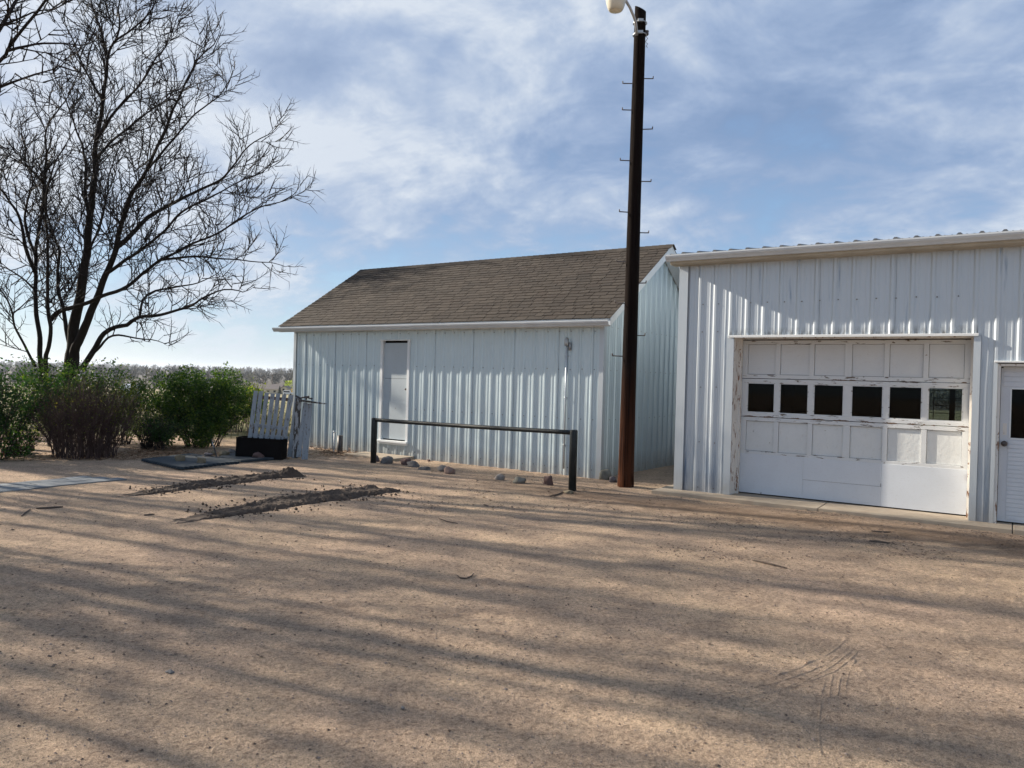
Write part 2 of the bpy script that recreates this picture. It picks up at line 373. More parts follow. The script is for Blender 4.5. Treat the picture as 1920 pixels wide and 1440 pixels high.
final = mixc(nt, mth(nt, 'MULTIPLY', glow, .75, True), final, (11.0, 11.0, 11.0, 1))
lk(nt, final, bg.inputs['Color'])
S.view_settings.view_transform = 'Standard'; S.view_settings.look = 'None'; S.view_settings.gamma = 1; S.view_settings.exposure = 1.07

# ------------------------------------------------------------------ terrain
def sm(a, b, x):
    t = max(0.0, min(1.0, (x - a) / (b - a))); return t * t * (3 - 2 * t)
def tz(x, y):
    z = 0.0
    e = y + .15 * abs(x) * 0
    if y > 24:
        if y < 120: z -= (y - 24) * .05 * sm(24, 34, y)
        else: z -= 4.8 + 4.9 * sm(120, 400, y)
        if y > 800: z += 9.2 * sm(800, 4000, y)
        z += (mnoise.noise((x * .01, y * .01, 0)) * 1.2) * sm(60, 200, y)
    n = mnoise.noise((x * .35, y * .35, 3.3)) * .022 + mnoise.noise((x * 1.3, y * 1.3, 1.3)) * .010
    # keep it down near walls and slab
    z += n - .012
    if y < 14.5:                           # fine crumbs in the yard
        z += mnoise.noise((x * 5.2, y * 5.2, 8)) * .006 + max(0, mnoise.noise((x * 10, y * 10, 5)) - .2) * .016 * (1 + mnoise.noise((x * .6, y * .6, 2)))
    return z
def axis(lo, a, b, hi, st, g):
    c = list(np.arange(a, b + 1e-6, st)); s_ = st; x = b
    while x < hi: s_ *= g; x += s_; c.append(x)
    s_ = st; x = a; L = []
    while x > lo: s_ *= g; x -= s_; L.append(x)
    return L[::-1] + c
xs = axis(-6000, -7.5, 6.5, 6000, .045, 1.10); ys = axis(-80, 2.2, 13.5, 9000, .045, 1.06)
vs = [(x, y, tz(x, y)) for y in ys for x in xs]; nx = len(xs)
fs = [(j * nx + i, j * nx + i + 1, (j + 1) * nx + i + 1, (j + 1) * nx + i) for j in range(len(ys) - 1) for i in range(nx - 1)]
g = MB(); g.v = vs; g.f = fs; g.m = [0] * len(fs)
ground = g.build('ground', MAT['ground'], smooth=True); tag(ground, kind='structure')

# ------------------------------------------------------------------ corrugated sheet
PER = .2286
RIBH = [.019]
def rib_prof(x0, x1, ph=0.0, h=None):
    h = h or RIBH[0]
    pts = {round(x0, 5): None, round(x1, 5): None}; out = []
    k0 = int(math.floor((x0 - ph) / PER)) - 1; k1 = int(math.ceil((x1 - ph) / PER)) + 1
    pr = [(-.034, 0), (-.014, 1), (.014, 1), (.034, 0), (.064, 0), (.070, .2), (.082, .2), (.088, 0), (.140, 0), (.146, .2), (.158, .2), (.164, 0)]
    for k in range(k0, k1 + 1):
        for dx, hh in pr:
            x = ph + k * PER + dx
            if x0 < x < x1: out.append((x, hh * h))
    def hat(x):
        a = [(ph + k * PER + dx, hh * h) for k in range(k0 - 1, k1 + 2) for dx, hh in pr]
        for (xa, ha), (xb, hb) in zip(a, a[1:]):
            if xa <= x <= xb: return ha + (hb - ha) * (x - xa) / (xb - xa)
        return 0
    return [(x0, hat(x0))] + out + [(x1, hat(x1))]
def corr(mb, x0, x1, z0, z1, ph=0.0, fr=None, dz=.35, seed=0.0, amp=.0022, mi=0):
    """vertical ribbed sheet; fr maps (x, out, z) to a local point; z1 may be a function of x"""
    pr = rib_prof(x0, x1, ph); n = max(1, int(3.0 / dz))
    base = len(mb.v)
    for j in range(n + 1):
        for (x, h) in pr:
            top = z1(x) if callable(z1) else z1
            z = z0 + (top - z0) * j / n
            w = mnoise.noise((x * 1.7 + seed, z * .8, seed)) * amp * 1.5 + mnoise.noise((x * 6 + seed, z * 1.6, seed + 4)) * amp
            mb.v.append(tuple(fr(x, h + w, z)))
    m = len(pr)
    for j in range(n):
        for i in range(m - 1):
            mb.f.append((base + j * m + i, base + j * m + i + 1, base + (j + 1) * m + i + 1, base + (j + 1) * m + i)); mb.m.append(mi)
def screws(mb, x0, x1, rows, ph, fr, off=.045, mi=1):
    k = int(math.ceil((x0 - ph) / PER))
    while ph + k * PER + off < x1:
        x = ph + k * PER + off
        if x > x0:
            for z in rows:
                zz = z + rnd.uniform(-.006, .006); r = .0095
                ring = [fr(x + r * math.cos(t), .005, zz + r * math.sin(t)) for t in [i * PI / 3 for i in range(6)]]
                top = [fr(x + r * .5 * math.cos(t), .013, zz + r * .5 * math.sin(t)) for t in [i * PI / 3 for i in range(6)]]
                mb.add(ring + top, [(i, (i + 1) % 6, 6 + (i + 1) % 6, 6 + i) for i in range(6)] + [tuple(range(6, 12))], mi)
        k += 1
front = lambda x, o, z: (x, -o, z)
def laps(mb, x0, x1, z0, z1, ph, every=4, mi=2):
    k = int(math.floor((x0 - ph) / PER))
    while ph + k * PER < x1:
        x = ph + k * PER + .040
        if k % every == 0 and x0 + .02 < x < x1 - .02: mb.box(x, x + .005, -.0045, -.0005, z0, z1, mi)
        k += 1

# ------------------------------------------------------------------ BARN
BA = -.601
barn = empty('storage_shed', (1.4804, 12.5308, 0), BA)
tag(barn, 'white ribbed-metal shed with brown shingle gable roof and narrow boarded door', 'shed')
bL, bD, bH = 7.593, 4.27, 2.50
HALF, PK, EZ, OH, RR = 2.135, 4.14, 2.615, .255, .243
slope = (PK - EZ) / (HALF + OH)
roofz = lambda y: EZ + (min(y, 2 * HALF - y) + OH) * slope
DU0, DU1, DZ0, DZ1 = -4.99, -4.23, .30, 2.285
w = MB()
corr(w, -bL, DU0, -.05, bH + .06, .03, front, seed=1)
corr(w, DU1, -.05, -.05, bH + .06, .03, front, seed=2)
corr(w, DU0, DU1, DZ1, bH + .06, .03, front, seed=3)
corr(w, DU0, DU1, -.05, DZ0, .03, front, seed=4)
rows = [.12, .95, 1.78, 2.42]
screws(w, -bL, DU0 - .03, rows, .03, front); screws(w, DU1 + .03, -.08, rows, .03, front)
screws(w, DU0, DU1, [2.42, .12], .03, front)
rside = lambda y, o, z: (o, y, z)
gt = lambda y: roofz(y) - .10
corr(w, 0.05, HALF, -.05, gt, .0, rside, seed=7); corr(w, HALF, bD - .02, -.05, gt, .0, rside, seed=7)
screws(w, .08, bD, [.12, .95, 1.78, 2.5], .0, rside)
lside = lambda y, o, z: (-bL - o, y, z)
corr(w, 0.05, HALF, -.05, gt, .0, lside, seed=9); corr(w, HALF, bD, -.05, gt, .0, lside, seed=9)
corr(w, -bL, 0, -.05, bH + .06, .03, lambda x, o, z: (x, bD + o, z), seed=11)
laps(w, -bL, DU0, 0, 2.49, .03); laps(w, DU1, 0, 0, 2.49, .03)
MAT['lap'] = simple('lap_seam', (.33, .38, .41), (.22, .25, .27), 6, .7, 0)  # dark joint colour for the thin seam strips where sheets overlap
w.build('wall', [MAT['barn_wall'], MAT['screw'], MAT['lap']], barn)
for tr_ in (((-.055, .030, -.032, -.028), (.026, .030, -.028, .055)), ((-bL - .030, -bL + .05, -.032, -.028), (-bL - .030, -bL - .026, -.028, .05))):
    t = MB()
    for x0, x1, y0, y1 in tr_: t.box(x0, x1, y0, y1, -.04, bH)
    t.build('corner_trim', MAT['wall_trim'], barn)
# roof deck
r = MB()
xL, xR = -bL - RR, RR
nrm = Vector((0, -slope, 1)).normalized(); dy = 1 / math.hypot(1, slope); dzv = slope * dy
def deck(sgn):
    a = (-OH, EZ - .012) if sgn > 0 else (2 * HALF + OH, EZ - .012); b_ = (HALF, PK - .012); th = .085
    vs = []
    for x in (xL + .012, xR - .012):
        vs += [(x, a[0], a[1]), (x, b_[0], b_[1]), (x, b_[0], b_[1] - th), (x, a[0], a[1] - th)]
    r.add(vs, [(0, 1, 5, 4), (1, 2, 6, 5), (2, 3, 7, 6), (3, 0, 4, 7), (0, 3, 2, 1), (4, 5, 6, 7)])
deck(1); deck(-1)
roof = r.build('roof', MAT['soffit'], barn)
sh = MB()
SL = math.hypot(HALF + OH, PK - EZ); nc = 24; ex = SL / nc
for side in (1, -1):
    for i in range(nc):
        x = xL - .015 - rnd.uniform(0, .3)
        while x < xR + .015:
            wd = rnd.uniform(.16, .36); a = max(x, xL - .015); b_ = min(x + wd - .011, xR + .015)
            if b_ - a > .01:
                s0 = i * ex - (.03 if i == 0 else rnd.choice((0, 0, .012, .02)) + rnd.uniform(-.003, .003)); s1 = (i + 1) * ex + .02
                lift = .010 + rnd.uniform(0, .004); s1 = min(s1, SL)
                def pt(xx, s, o):
                    y = -OH + s * dy - slope * dy * o * 1.0; z = EZ + s * dzv + dy * o
                    z += .008 * mnoise.noise((xx * .7, s * 1.1, 2))
                    return (xx, y if side > 0 else 2 * HALF - y, z)
                vs = [pt(a, s0, lift), pt(b_, s0, lift), pt(b_, s1, .002), pt(a, s1, .002), pt(a, s0, 0), pt(b_, s0, 0)]
                fs = [(0, 1, 2, 3), (4, 5, 1, 0), (4, 0, 3), (5, 2, 1)]
                if side < 0: fs = [f[::-1] for f in fs]
                sh.add(vs, fs)
            x += wd
x = xL - .015                               # ridge caps
while x < xR:
    b_ = min(x + .16, xR + .015); vs = []
    for xx, l in ((x, .012), (b_ + .03, .004)):
        vs += [(xx, HALF - .13, PK - .13 * slope + l + .008), (xx, HALF, PK + l + .014), (xx, HALF + .13, PK - .13 * slope + l + .008)]
    sh.add(vs, [(0, 3, 4, 1), (1, 4, 5, 2), (0, 1, 2)]); x += .14
sh.build('shingles', MAT['shingle'], roof)
for x0, x1 in ((xR - .010, xR + .008), (xL - .008, xL + .010)):
    rk = MB()
    for sg in (1, -1):
        yf = (lambda y: y) if sg > 0 else (lambda y: 2 * HALF - y)
        a = (yf(-OH), EZ - .004); b_ = (HALF, PK - .004); th = .135
        vs = []
        for x in (x0, x1): vs += [(x, a[0], a[1]), (x, b_[0], b_[1]), (x, b_[0], b_[1] - th * 1.05), (x, a[0], a[1] - th)]
        rk.add(vs, [(0, 1, 5, 4), (1, 2, 6, 5), (2, 3, 7, 6), (3, 0, 4, 7), (0, 3, 2, 1), (4, 5, 6, 7)])
    rk.build('rake_board', MAT['white_trim'], barn)
sf = MB()                                   # painted soffit under the rake overhang + eave soffit
for x0, x1 in ((.026, xR - .012), (xL + .012, -bL - .026)):
    for sg in (1, -1):
        yf = (lambda y: y) if sg > 0 else (lambda y: 2 * HALF - y)
        vs = []
        for x in (x0, x1): vs += [(x, yf(-OH + .01), EZ - .105), (x, HALF, PK - .105), (x, HALF, PK - .10), (x, yf(-OH + .01), EZ - .10)]
        sf.add(vs, [(0, 1, 5, 4), (3, 2, 6, 7), (0, 3, 2, 1), (4, 5, 6, 7)])
sf.box(-bL, 0, -OH + .02, -.02, bH - .012, bH)
sf.build('soffit', MAT['white_trim'], barn)
fa = MB(); fa.box(xL + .012, xR - .012, -OH - .004, -OH + .018, 2.475, 2.60); fa.build('fascia', MAT['white_trim'], barn)
def gutter_prof(y, z, h=.085, d=.095):
    out = [(y, z), (y - d * .55, z), (y - d * .68, z + h * .25), (y - d * .92, z + h * .55), (y - d, z + h * .80), (y - d, z + h), (y - d * .90, z + h),
           (y - d * .90, z + h * .86), (y - d * .82, z + h * .6), (y - d * .6, z + h * .3), (y - d * .5, z + .006), (y - .006, z + .006), (y - .006, z + h), (y, z + h)]
    return out
gt_ = MB(); gt_.extrude(gutter_prof(-OH - .006, 2.485), xL - .13, xR + .01)
gt_.build('gutter', MAT['gutter'], barn)
# door
bd = empty('door'); bd.parent = barn
d = MB()
d.box(DU0 + .055, DU1 - .055, .018, .05, DZ0 + .03, 1.53); d.box(DU0 + .055, DU1 - .055, .018, .05, 1.536, DZ1 - .045)
d.box(DU0 + .05, DU1 - .05, .014, .020, DZ0 + .03, .64); d.box(DU0 + .05, DU1 - .05, .012, .018, .645, 1.07)
d.build('door_leaf', MAT['door_paint'], bd, bevel=.002)
d = MB()
d.box(DU0 - .01, DU0 + .05, -.024, .055, DZ0, DZ1); d.box(DU1 - .05, DU1 + .01, -.024, .055, DZ0, DZ1)
d.box(DU0 - .03, DU1 + .03, -.034, .055, DZ1, DZ1 + .02)
d.build('door_frame', MAT['white_trim'], bd)
d = MB(); d.box(DU0 - .03, DU1 + .02, -.07, .055, DZ0 - .035, DZ0 + .004); d.box(DU0 - .01, DU1, -.04, .05, DZ0 - .075, DZ0 - .036)
d.build('sill', MAT['white_trim'], bd, bevel=.004)
d = MB(); d.lathe([(0.001, 0), (.02, 0), (.02, .02), (.012, .03), (.001, .032)], (0, 0, 0), 12)
k = d.build('knob', MAT['dark_metal'], bd, True); k.rotation_euler = (PI / 2, 0, 0); k.location = (DU1 - .095, .018, 1.33)
# dark liner behind the door opening
d = MB(); d.box(DU0 - .02, DU1 + .02, .056, .065, DZ0 - .02, DZ1 + .02); d.build('door_backing', MAT['interior'], bd)
# conduit and outlet box on the wall
cu = -.665
d = MB(); d.tube([(cu, -.045, .10), (cu - .002, -.045, 1.2), (cu, -.045, 2.18)], .016, 10)
for z in (.5, 1.3, 2.0): d.box(cu - .035, cu + .035, -.034, -.028, z - .012, z + .012)
d.build('conduit', MAT['wall_trim'], barn, True)
d = MB(); d.lathe([(.001, -.02), (.034, -.015), (.04, .03), (.036, .09), (.015, .12), (.001, .125)], (cu, -.055, 2.19), 14)
d.box(cu + .035, cu + .07, -.05, -.02, 2.10, 2.23); d.build('weather_head', MAT['galv'], barn, True)

# ------------------------------------------------------------------ GARAGE
GA = -.5785; RIBH[0] = .0145
gar = empty('garage', (2.468, 11.2551, 0), GA)
tag(gar, 'white ribbed-metal garage with peeling six-window overhead door and low metal roof', 'garage')
gH = 3.325; GLEN = 9.6; GDEP = 7.0
U1, U2, HD = .80, 3.70, 2.27               # overhead door opening
V1, V2, HP = 3.955, 4.92, 1.93             # side door opening
w = MB()
corr(w, .075, U1, -.05, gH, .05, front, seed=21)
corr(w, U1, U2, HD + .02, gH, .05, front, seed=22)
corr(w, U2, V1, -.05, gH, .05, front, seed=23)
corr(w, V1, V2, HP + .03, gH, .05, front, seed=24)
corr(w, V2, GLEN, -.05, gH, .05, front, seed=25)
screws(w, .08, U1 - .02, [.10, .75, 1.55, 2.35, 2.75], .05, front); screws(w, U1, U2, [2.75], .05, front)
screws(w, U2 + .06, V1 - .03, [.10, 1.1, 1.8, 2.75], .05, front); screws(w, V1, V2, [2.75], .05, front); screws(w, V2, GLEN, [.1, 1.1, 1.8, 2.75], .05, front)
corr(w, 0.05, GDEP, -.05, gH + .9, 0, lambda y, o, z: (-o, y, min(z, gH + .10 + min(y, GDEP - y) * .13)), seed=27)
corr(w, 0.05, GDEP, -.05, gH + .9, 0, lambda y, o, z: (GLEN + o, y, min(z, gH + .10 + min(y, GDEP - y) * .13)), seed=28)
# rear wall with a window hole
RW0, RW1, RZ0, RZ1 = None, None, None, None
def gplane(px, py, yloc):
    n = Vector((-math.sin(GA), math.cos(GA), 0)); O = Vector((2.468, 11.2551, 0)) + n * yloc; C = Vector((0, 0, CH)); r_ = ray(px, py)
    tt = (O - C).dot(n) / r_.dot(n); X = C + r_ * tt - Vector((2.468, 11.2551, 0))
    return X.x * math.cos(GA) + X.y * math.sin(GA), X.z
a0 = gplane(1729, 712, GDEP); a1 = gplane(1800, 800, GDEP)
RW0, RW1, RZ0, RZ1 = a0[0], a0[0] + 1.3, a1[1] - .05, a0[1] + .25
back = lambda x, o, z: (x, GDEP + o, z)
corr(w, 0, RW0, -.05, gH + .05, 0, back); corr(w, RW1, GLEN, -.05, gH + .05, 0, back)
corr(w, RW0, RW1, -.05, RZ0, 0, back); corr(w, RW0, RW1, RZ1, gH + .05, 0, back)
laps(w, .1, U1 - .1, 0, 3.3, .05); laps(w, U1 - .1, U2, HD + .03, 3.3, .05); laps(w, V2 + .1, GLEN, .04, 3.3, .05)
w.build('wall', [MAT['gar_wall'], MAT['screw'], MAT['lap']], gar)
# inner lining, floor
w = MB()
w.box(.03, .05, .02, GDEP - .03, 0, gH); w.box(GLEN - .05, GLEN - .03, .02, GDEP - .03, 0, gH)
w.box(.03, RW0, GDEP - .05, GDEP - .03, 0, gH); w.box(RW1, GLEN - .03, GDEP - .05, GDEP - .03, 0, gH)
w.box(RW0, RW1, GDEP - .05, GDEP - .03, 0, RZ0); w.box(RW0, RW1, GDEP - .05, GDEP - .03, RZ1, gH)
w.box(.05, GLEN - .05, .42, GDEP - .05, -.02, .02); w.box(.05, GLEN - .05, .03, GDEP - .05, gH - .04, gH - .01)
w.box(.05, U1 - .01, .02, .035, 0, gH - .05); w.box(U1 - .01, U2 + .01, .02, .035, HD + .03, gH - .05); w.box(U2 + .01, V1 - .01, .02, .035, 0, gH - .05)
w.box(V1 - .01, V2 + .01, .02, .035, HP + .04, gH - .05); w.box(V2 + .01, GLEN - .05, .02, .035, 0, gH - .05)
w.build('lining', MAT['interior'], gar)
rw = empty('rear_window'); rw.parent = gar
w = MB()
for k in range(1, 8):
    z = RZ0 + (RZ1 - RZ0) * k / 8; w.box(RW0, RW1, GDEP - .028, GDEP - .018, z - .006, z + .006)
for u in (.22, .75, 1.1): w.box(RW0 + u - .006, RW0 + u + .006, GDEP - .017, GDEP - .008, RZ0, RZ1)
w.box(RW0 + .5, RW0 + .6, GDEP - .007, GDEP + .04, RZ0, RZ1)
w.build('window_bars', MAT['dark_metal'], rw); MB().box(RW0, RW1, GDEP + .045, GDEP + .048, RZ0, RZ1).build('window_pane', MAT['glass'], rw)
w = MB(); w.box(RW0 - .03, RW1 + .03, GDEP - .029 - .04, GDEP - .0291, RZ0 - .04, RZ0); w.build('window_sill', MAT['dark_wood'], rw)
# roof
w = MB()
def groof(mb, y0, y1, z0, z1):
    pr = rib_prof(-.10, GLEN + .1, .10, .024); base = len(mb.v); m_ = len(pr)
    for (y, z) in ((y0, z0), (y1, z1)):
        for x, h in pr: mb.v.append((x, y, z + h))
    for (y, z) in ((y0, z0), (y1, z1)):
        for x, h in pr: mb.v.append((x, y, z - .012))
    for i in range(m_ - 1):
        mb.f.append((base + i, base + i + 1, base + m_ + i + 1, base + m_ + i)); mb.m.append(0)
        mb.f.append((base + 2 * m_ + i, base + 2 * m_ + i + 1, base + i + 1, base + i)); mb.m.append(0)
        mb.f.append((base + 2 * m_ + i, base + 3 * m_ + i, base + 3 * m_ + i + 1, base + 2 * m_ + i + 1)); mb.m.append(0)
groof(w, -.27, GDEP / 2, 3.455, 3.455 + .13 * (GDEP / 2 + .27)); groof(w, GDEP + .27, GDEP / 2, 3.455, 3.455 + .13 * (GDEP / 2 + .27))
MAT['roof_metal'] = simple('roof_metal', (.10, .11, .12), (.16, .16, .16), 4, .5, .1, metal=.3)
w.build('roof', MAT['roof_metal'], gar)
w = MB(); w.extrude(gutter_prof(-.25, 3.350, .09, .10), -.14, GLEN + .12); w.build('gutter', MAT['gutter'], gar)
w = MB(); w.box(-.10, GLEN + .08, -.245, -.225, 3.318, 3.44); w.box(-.10, GLEN + .08, -.224, -.004, 3.310, 3.322)
for u in (.0, 1.1, 2.2, 3.4, 4.6, 5.8): w.box(u - .004, u + .004, -.22, -.01, 3.3085, 3.3095)
w.build('soffit', MAT['soffit'], gar)
w = MB()                                    # corner trim + door trims
w.box(-.030, .10, -.036, -.032, -.04, 3.308); w.box(-.034, -.030, -.036, .09, -.04, 3.308)
w.build('corner_trim', MAT['wall_trim'], gar)
boxes('door_trim', MAT['wall_trim'], gar, [(U1 - .095, U1 - .002, -.036, -.026, 0.035, HD - .013), (U2, U2 + .075, -.036, -.026, .035, HD - .013)])
w = MB(); w.box(U1 - .085, U2 + .05, -.060, -.0, HD, HD + .022); w.box(U1 - .085, U2 + .05, -.060, -.055, HD - .012, HD); w.build('drip_cap', MAT['white_trim'], gar, bevel=.003)
w = MB(); w.box(V1 - .04, V2 + .05, -.055, -.0, HP + .012, HP + .034); w.build('drip_cap', MAT['white_trim'], gar, bevel=.003)
REC = .30
w = MB()
w.box(U1 - .02, U1, -.02, REC + .05, .03, HD - .02); w.box(U2, U2 + .02, -.02, REC + .05, .03, HD - .02); w.box(U1 - .02, U2 + .02, 0.0, REC + .05, HD - .02, HD - .001)
w.build('door_jamb', MAT['jamb'], gar)
boxes('door_stop', MAT['jamb'], gar, [(U1, U1 + .035, REC - .08, REC - .012, .03, HD - .02), (U2 - .035, U2, REC - .08, REC - .012, .03, HD - .02)])
# overhead door
od = empty('overhead_door'); od.parent = gar; od.location = (U1 + .02, REC, .045)
DW = U2 - U1 - .04; DHt = HD - .075; SH = DHt / 4
stw = .062; cw = .09; pw = (DW - 2 * .085 - 4 * stw - cw) / 6
cols = []; x = .085
for i in range(6):
    cols.append((x, x + pw)); x += pw + (cw if i == 2 else stw)
def section(idx, kind):
    z0 = DHt - (idx + 1) * SH + .004; z1 = DHt - idx * SH - .004
    s_ = empty('door_section'); s_.parent = od
    w = MB(); wr = MB()
    if kind == 'sheet':
        w.box(0, DW, .004, .04, z0, z1)
        for a, b_ in ((0, DW * .31), (DW * .31 + .001, DW * .655), (DW * .655 + .001, DW)): w.box(a, b_, -.004, .003, z0 - .0, z1 + .02)
        w.build('plywood_sheet', MAT['gsheet'], s_, bevel=.0015)
        e = MB(); e.box(DW * .31, DW * .655, -.0055, -.0042, z0 + .256, z0 + .2585); e.box(DW * .655 - .006, DW * .655 - .002, -.0065, -.0042, z0 + .255, z0 + .30)
        e.build('batten_mark', MAT['dark_metal'], s_); return
    rb, rt = (.055, .055)
    boxes('rail', MAT['gdoor_rail'], s_, [(0, DW, 0, .04, z0, z0 + rb), (0, DW, 0, .04, z1 - rt, z1)], .003)
    edges = [0] + [c for ab in cols for c in ab] + [DW]
    boxes('stile', MAT['gdoor'], s_, [(a, b_, .001, .041, z0 + rb, z1 - rt) for a, b_ in zip(edges[0::2], edges[1::2])], .003)
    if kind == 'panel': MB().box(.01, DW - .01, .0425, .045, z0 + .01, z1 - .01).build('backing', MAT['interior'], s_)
    for (a, b_) in cols:
        if kind == 'panel':
            p = MB(); p.box(a + .004, b_ - .004, .022, .032, z0 + rb + .004, z1 - rt - .004)
            n = 10
            p.build('panel', MAT['gdoor_rough'] if idx == 2 else MAT['gdoor'], s_)
        else:
            p = MB(); q = .014
            p.box(a, a + q, .006, .034, z0 + rb, z1 - rt); p.box(b_ - q, b_, .006, .034, z0 + rb, z1 - rt)
            p.box(a + q, b_ - q, .006, .034, z0 + rb, z0 + rb + q); p.box(a + q, b_ - q, .006, .034, z1 - rt - q, z1 - rt)
            p.build('window_frame', MAT['gdoor_rail'], s_)
            p = MB(); p.box(a + q, b_ - q, .018, .021, z0 + rb + q, z1 - rt - q); p.build('window_pane', MAT['glass'], s_)
for i, kd in enumerate(('panel', 'window', 'panel', 'sheet')): section(i, kd)
for k_, dens in ((1, .25), (2, .75), (3, 1.0)):
    z = DHt - k_ * SH; e = MB(); x = .03
    while x < DW - .05:
        L_ = rnd.uniform(.03, .22)
        if rnd.random() < dens:
            a, b_ = x, min(x + L_, DW - .02); n_ = max(2, int((b_ - a) / .012)); top = []; bot = []
            for i in range(n_ + 1):
                xx = a + (b_ - a) * i / n_; t_ = max(0.0, math.sin(PI * i / n_)) ** .5
                top.append((xx, -.0015, z + .004 + rnd.uniform(.003, .014) * t_)); bot.append((xx, -.0015, z - rnd.uniform(.0, .008) * t_))
            vs = top + bot; MB().add(vs, [(n_ + 1 + i, n_ + 2 + i, i + 1, i) for i in range(n_)]).build('bare_wood_edge', MAT['dark_wood'], od)
        x += L_ + rnd.uniform(.01, .15)
w = MB(); w.box(-.02, DW + .02, .03, .05, -.01, .006); w.build('weather_strip', MAT['black_box'], od)
# side door
sd = empty('side_door'); sd.parent = gar; sd.location = (V1 + .035, .10, .05)
sw = V2 - V1 - .07; shh = HP - .10
w = MB(); wz0, wz1 = 1.02, 1.56
w.box(0, sw, 0, .04, 0, wz0 - .02); w.box(0, sw, 0, .04, wz1 + .02, shh); w.box(0, .11, 0, .04, wz0 - .02, wz1 + .02); w.box(sw - .11, sw, 0, .04, wz0 - .02, wz1 + .02)
w.build('door_leaf', MAT['gsheet'], sd)
w = MB()
for k in range(1, 20):
    z = k * .05
    if z < wz0 - .04: w.box(.085, sw - .05, -.006, 0, z - .0225, z + .0225)
w.build('siding', MAT['gsheet'], sd, bevel=.003); w = MB()
for k in range(4): w.box(.02, sw - .02, -.006, 0, wz1 + .05 + k * .06, wz1 + .105 + k * .06)
w.build('siding', MAT['gsheet'], sd, bevel=.003)
w = MB(); w.box(.095, .11, -.008, .0, wz0 - .02, wz1 + .02); w.box(sw - .11, sw - .095, -.008, 0, wz0 - .02, wz1 + .02); w.box(.11, sw - .11, -.008, 0, wz0 - .035, wz0 - .02); w.box(.11, sw - .11, -.008, 0, wz1 + .02, wz1 + .035)
w.build('window_frame', MAT['white_trim'], sd)
w = MB(); w.box(.11, sw - .11, .018, .021, wz0 - .02, wz1 + .02); w.build('window_pane', MAT['glass'], sd)
w = MB(); w.lathe([(.001, 0), (.030, 0), (.032, .012), (.015, .02), (.015, .035), (.032, .045), (.034, .065), (.02, .08), (.001, .082)], (0, 0, 0), 16)
k = w.build('knob', MAT['dark_metal'], sd, True); k.rotation_euler = (PI / 2, 0, 0); k.location = (.05, 0, .93)
w = MB(); w.box(.030, .070, -.003, 0, 1.03, 1.17); w.build('latch_scar', MAT['jamb'], sd)
w = MB(); w.box(V1 - .002, V1 + .03, -.02, .15, .03, HP); w.box(V2 - .03, V2 + .002, -.02, .15, .03, HP); w.box(V1 + .03, V2 - .03, -.02, .15, HP - .03, HP)
w.build('side_door_frame', MAT['jamb'], gar)
boxes('side_door_trim', MAT['wall_trim'], gar, [(V1 - .045, V1 - .004, -.036, -.026, .03, HP + .01), (V2 + .004, V2 + .045, -.036, -.026, .03, HP + .01)])
# slab
cg, sg_ = math.cos(GA), math.sin(GA)
def glob(u, y, z): return (2.468 + u * cg - y * sg_, 11.2551 + u * sg_ + y * cg, z)
w = MB(); us = [-.25, 2.05, 4.15, 6.3, 9.8]
for a, b_ in zip(us, us[1:]):
    p = [glob(a + .004, -.36, 0), glob(b_ - .004, -.36, 0), glob(b_ - .004, .44, 0), glob(a + .004, .44, 0)]
    w.add([(q[0], q[1], -.1) for q in p] + [(q[0], q[1], .032) for q in p], [(0, 3, 2, 1), (4, 5, 6, 7), (0, 1, 5, 4), (1, 2, 6, 5), (2, 3, 7, 6), (3, 0, 4, 7)])
slab = w.build('pavement', MAT['concrete'], bevel=.008); tag(slab, kind='structure')

# ------------------------------------------------------------------ UTILITY POLE with yard light
pb = gnd(1173, 911); PD = pb.y
pole = empty('utility_pole', (pb.x, pb.y, 0)); tag(pole, 'tall dark creosoted wooden pole with climbing pegs and a yard light', 'utility pole')
ptop = atd(1201, 17, PD); PH = ptop.z; ptx = ptop.x - pb.x
def pc(z): return Vector((ptx * z / PH, 0, z))
w = MB(); n = 44; zz = [-.1 + (PH + .1) * i / n for i in range(n + 1)]
base = 0; sides = 28
for i, z in enumerate(zz):
    r = .119 + (.085 - .119) * max(0, z) / PH; c = pc(z)
    if z < .3: r += .008 * (1 - z / .3)
    for k in range(sides):
        t = 2 * PI * k / sides
        rr = r * (1 + .03 * mnoise.noise((math.cos(t) * 2.2, math.sin(t) * 2.2, z * 1.1)) + .02 * mnoise.noise((math.cos(t) * 6, math.sin(t) * 6, z * 3)))
        w.v.append((c.x + rr * math.cos(t), c.y + rr * math.sin(t), z + (.05 * math.cos(t - 2.6) if i == n else 0)))
for i in range(n):
    for k in range(sides):
        k2 = (k + 1) % sides; w.f.append((i * sides + k, i * sides + k2, (i + 1) * sides + k2, (i + 1) * sides + k)); w.m.append(0)
w.f.append(tuple(n * sides + k for k in range(sides))); w.m.append(0)
w.build('pole', MAT['pole'], pole, True)
pegs = [(1225, 147, 1), (1223, 243, 1), (1221, 340, 1), (1217, 436, 1), (1211, 531, 1), (1210, 629, 1), (1168, 155, -1), (1167, 205, -1), (1163, 300, -1), (1161, 397, -1), (1156, 490, -1), (1153, 568, -1), (1148, 667, -1)]
for px, py, sd_ in pegs:
    e = atd(px, py, PD) - pb; c = pc(e.z); e.y = rnd.uniform(-.03, .03)
    w = MB(); w.tube([(c.x + sd_ * .04, 0, e.z - .004), (c.x + sd_ * .1, e.y * .5, e.z - .004), (e.x, e.y, e.z)], .0085, 8)
    w.tube([(e.x - sd_ * .004, e.y, e.z - .004), (e.x, e.y, e.z + .035)], .0085, 8)
    w.build('step_peg', MAT['dark_metal'], pole, True)
arm_px = [(1194, 66), (1193, 52), (1191.5, 40), (1187, 28), (1181, 14), (1173, 0), (1163, -12)]
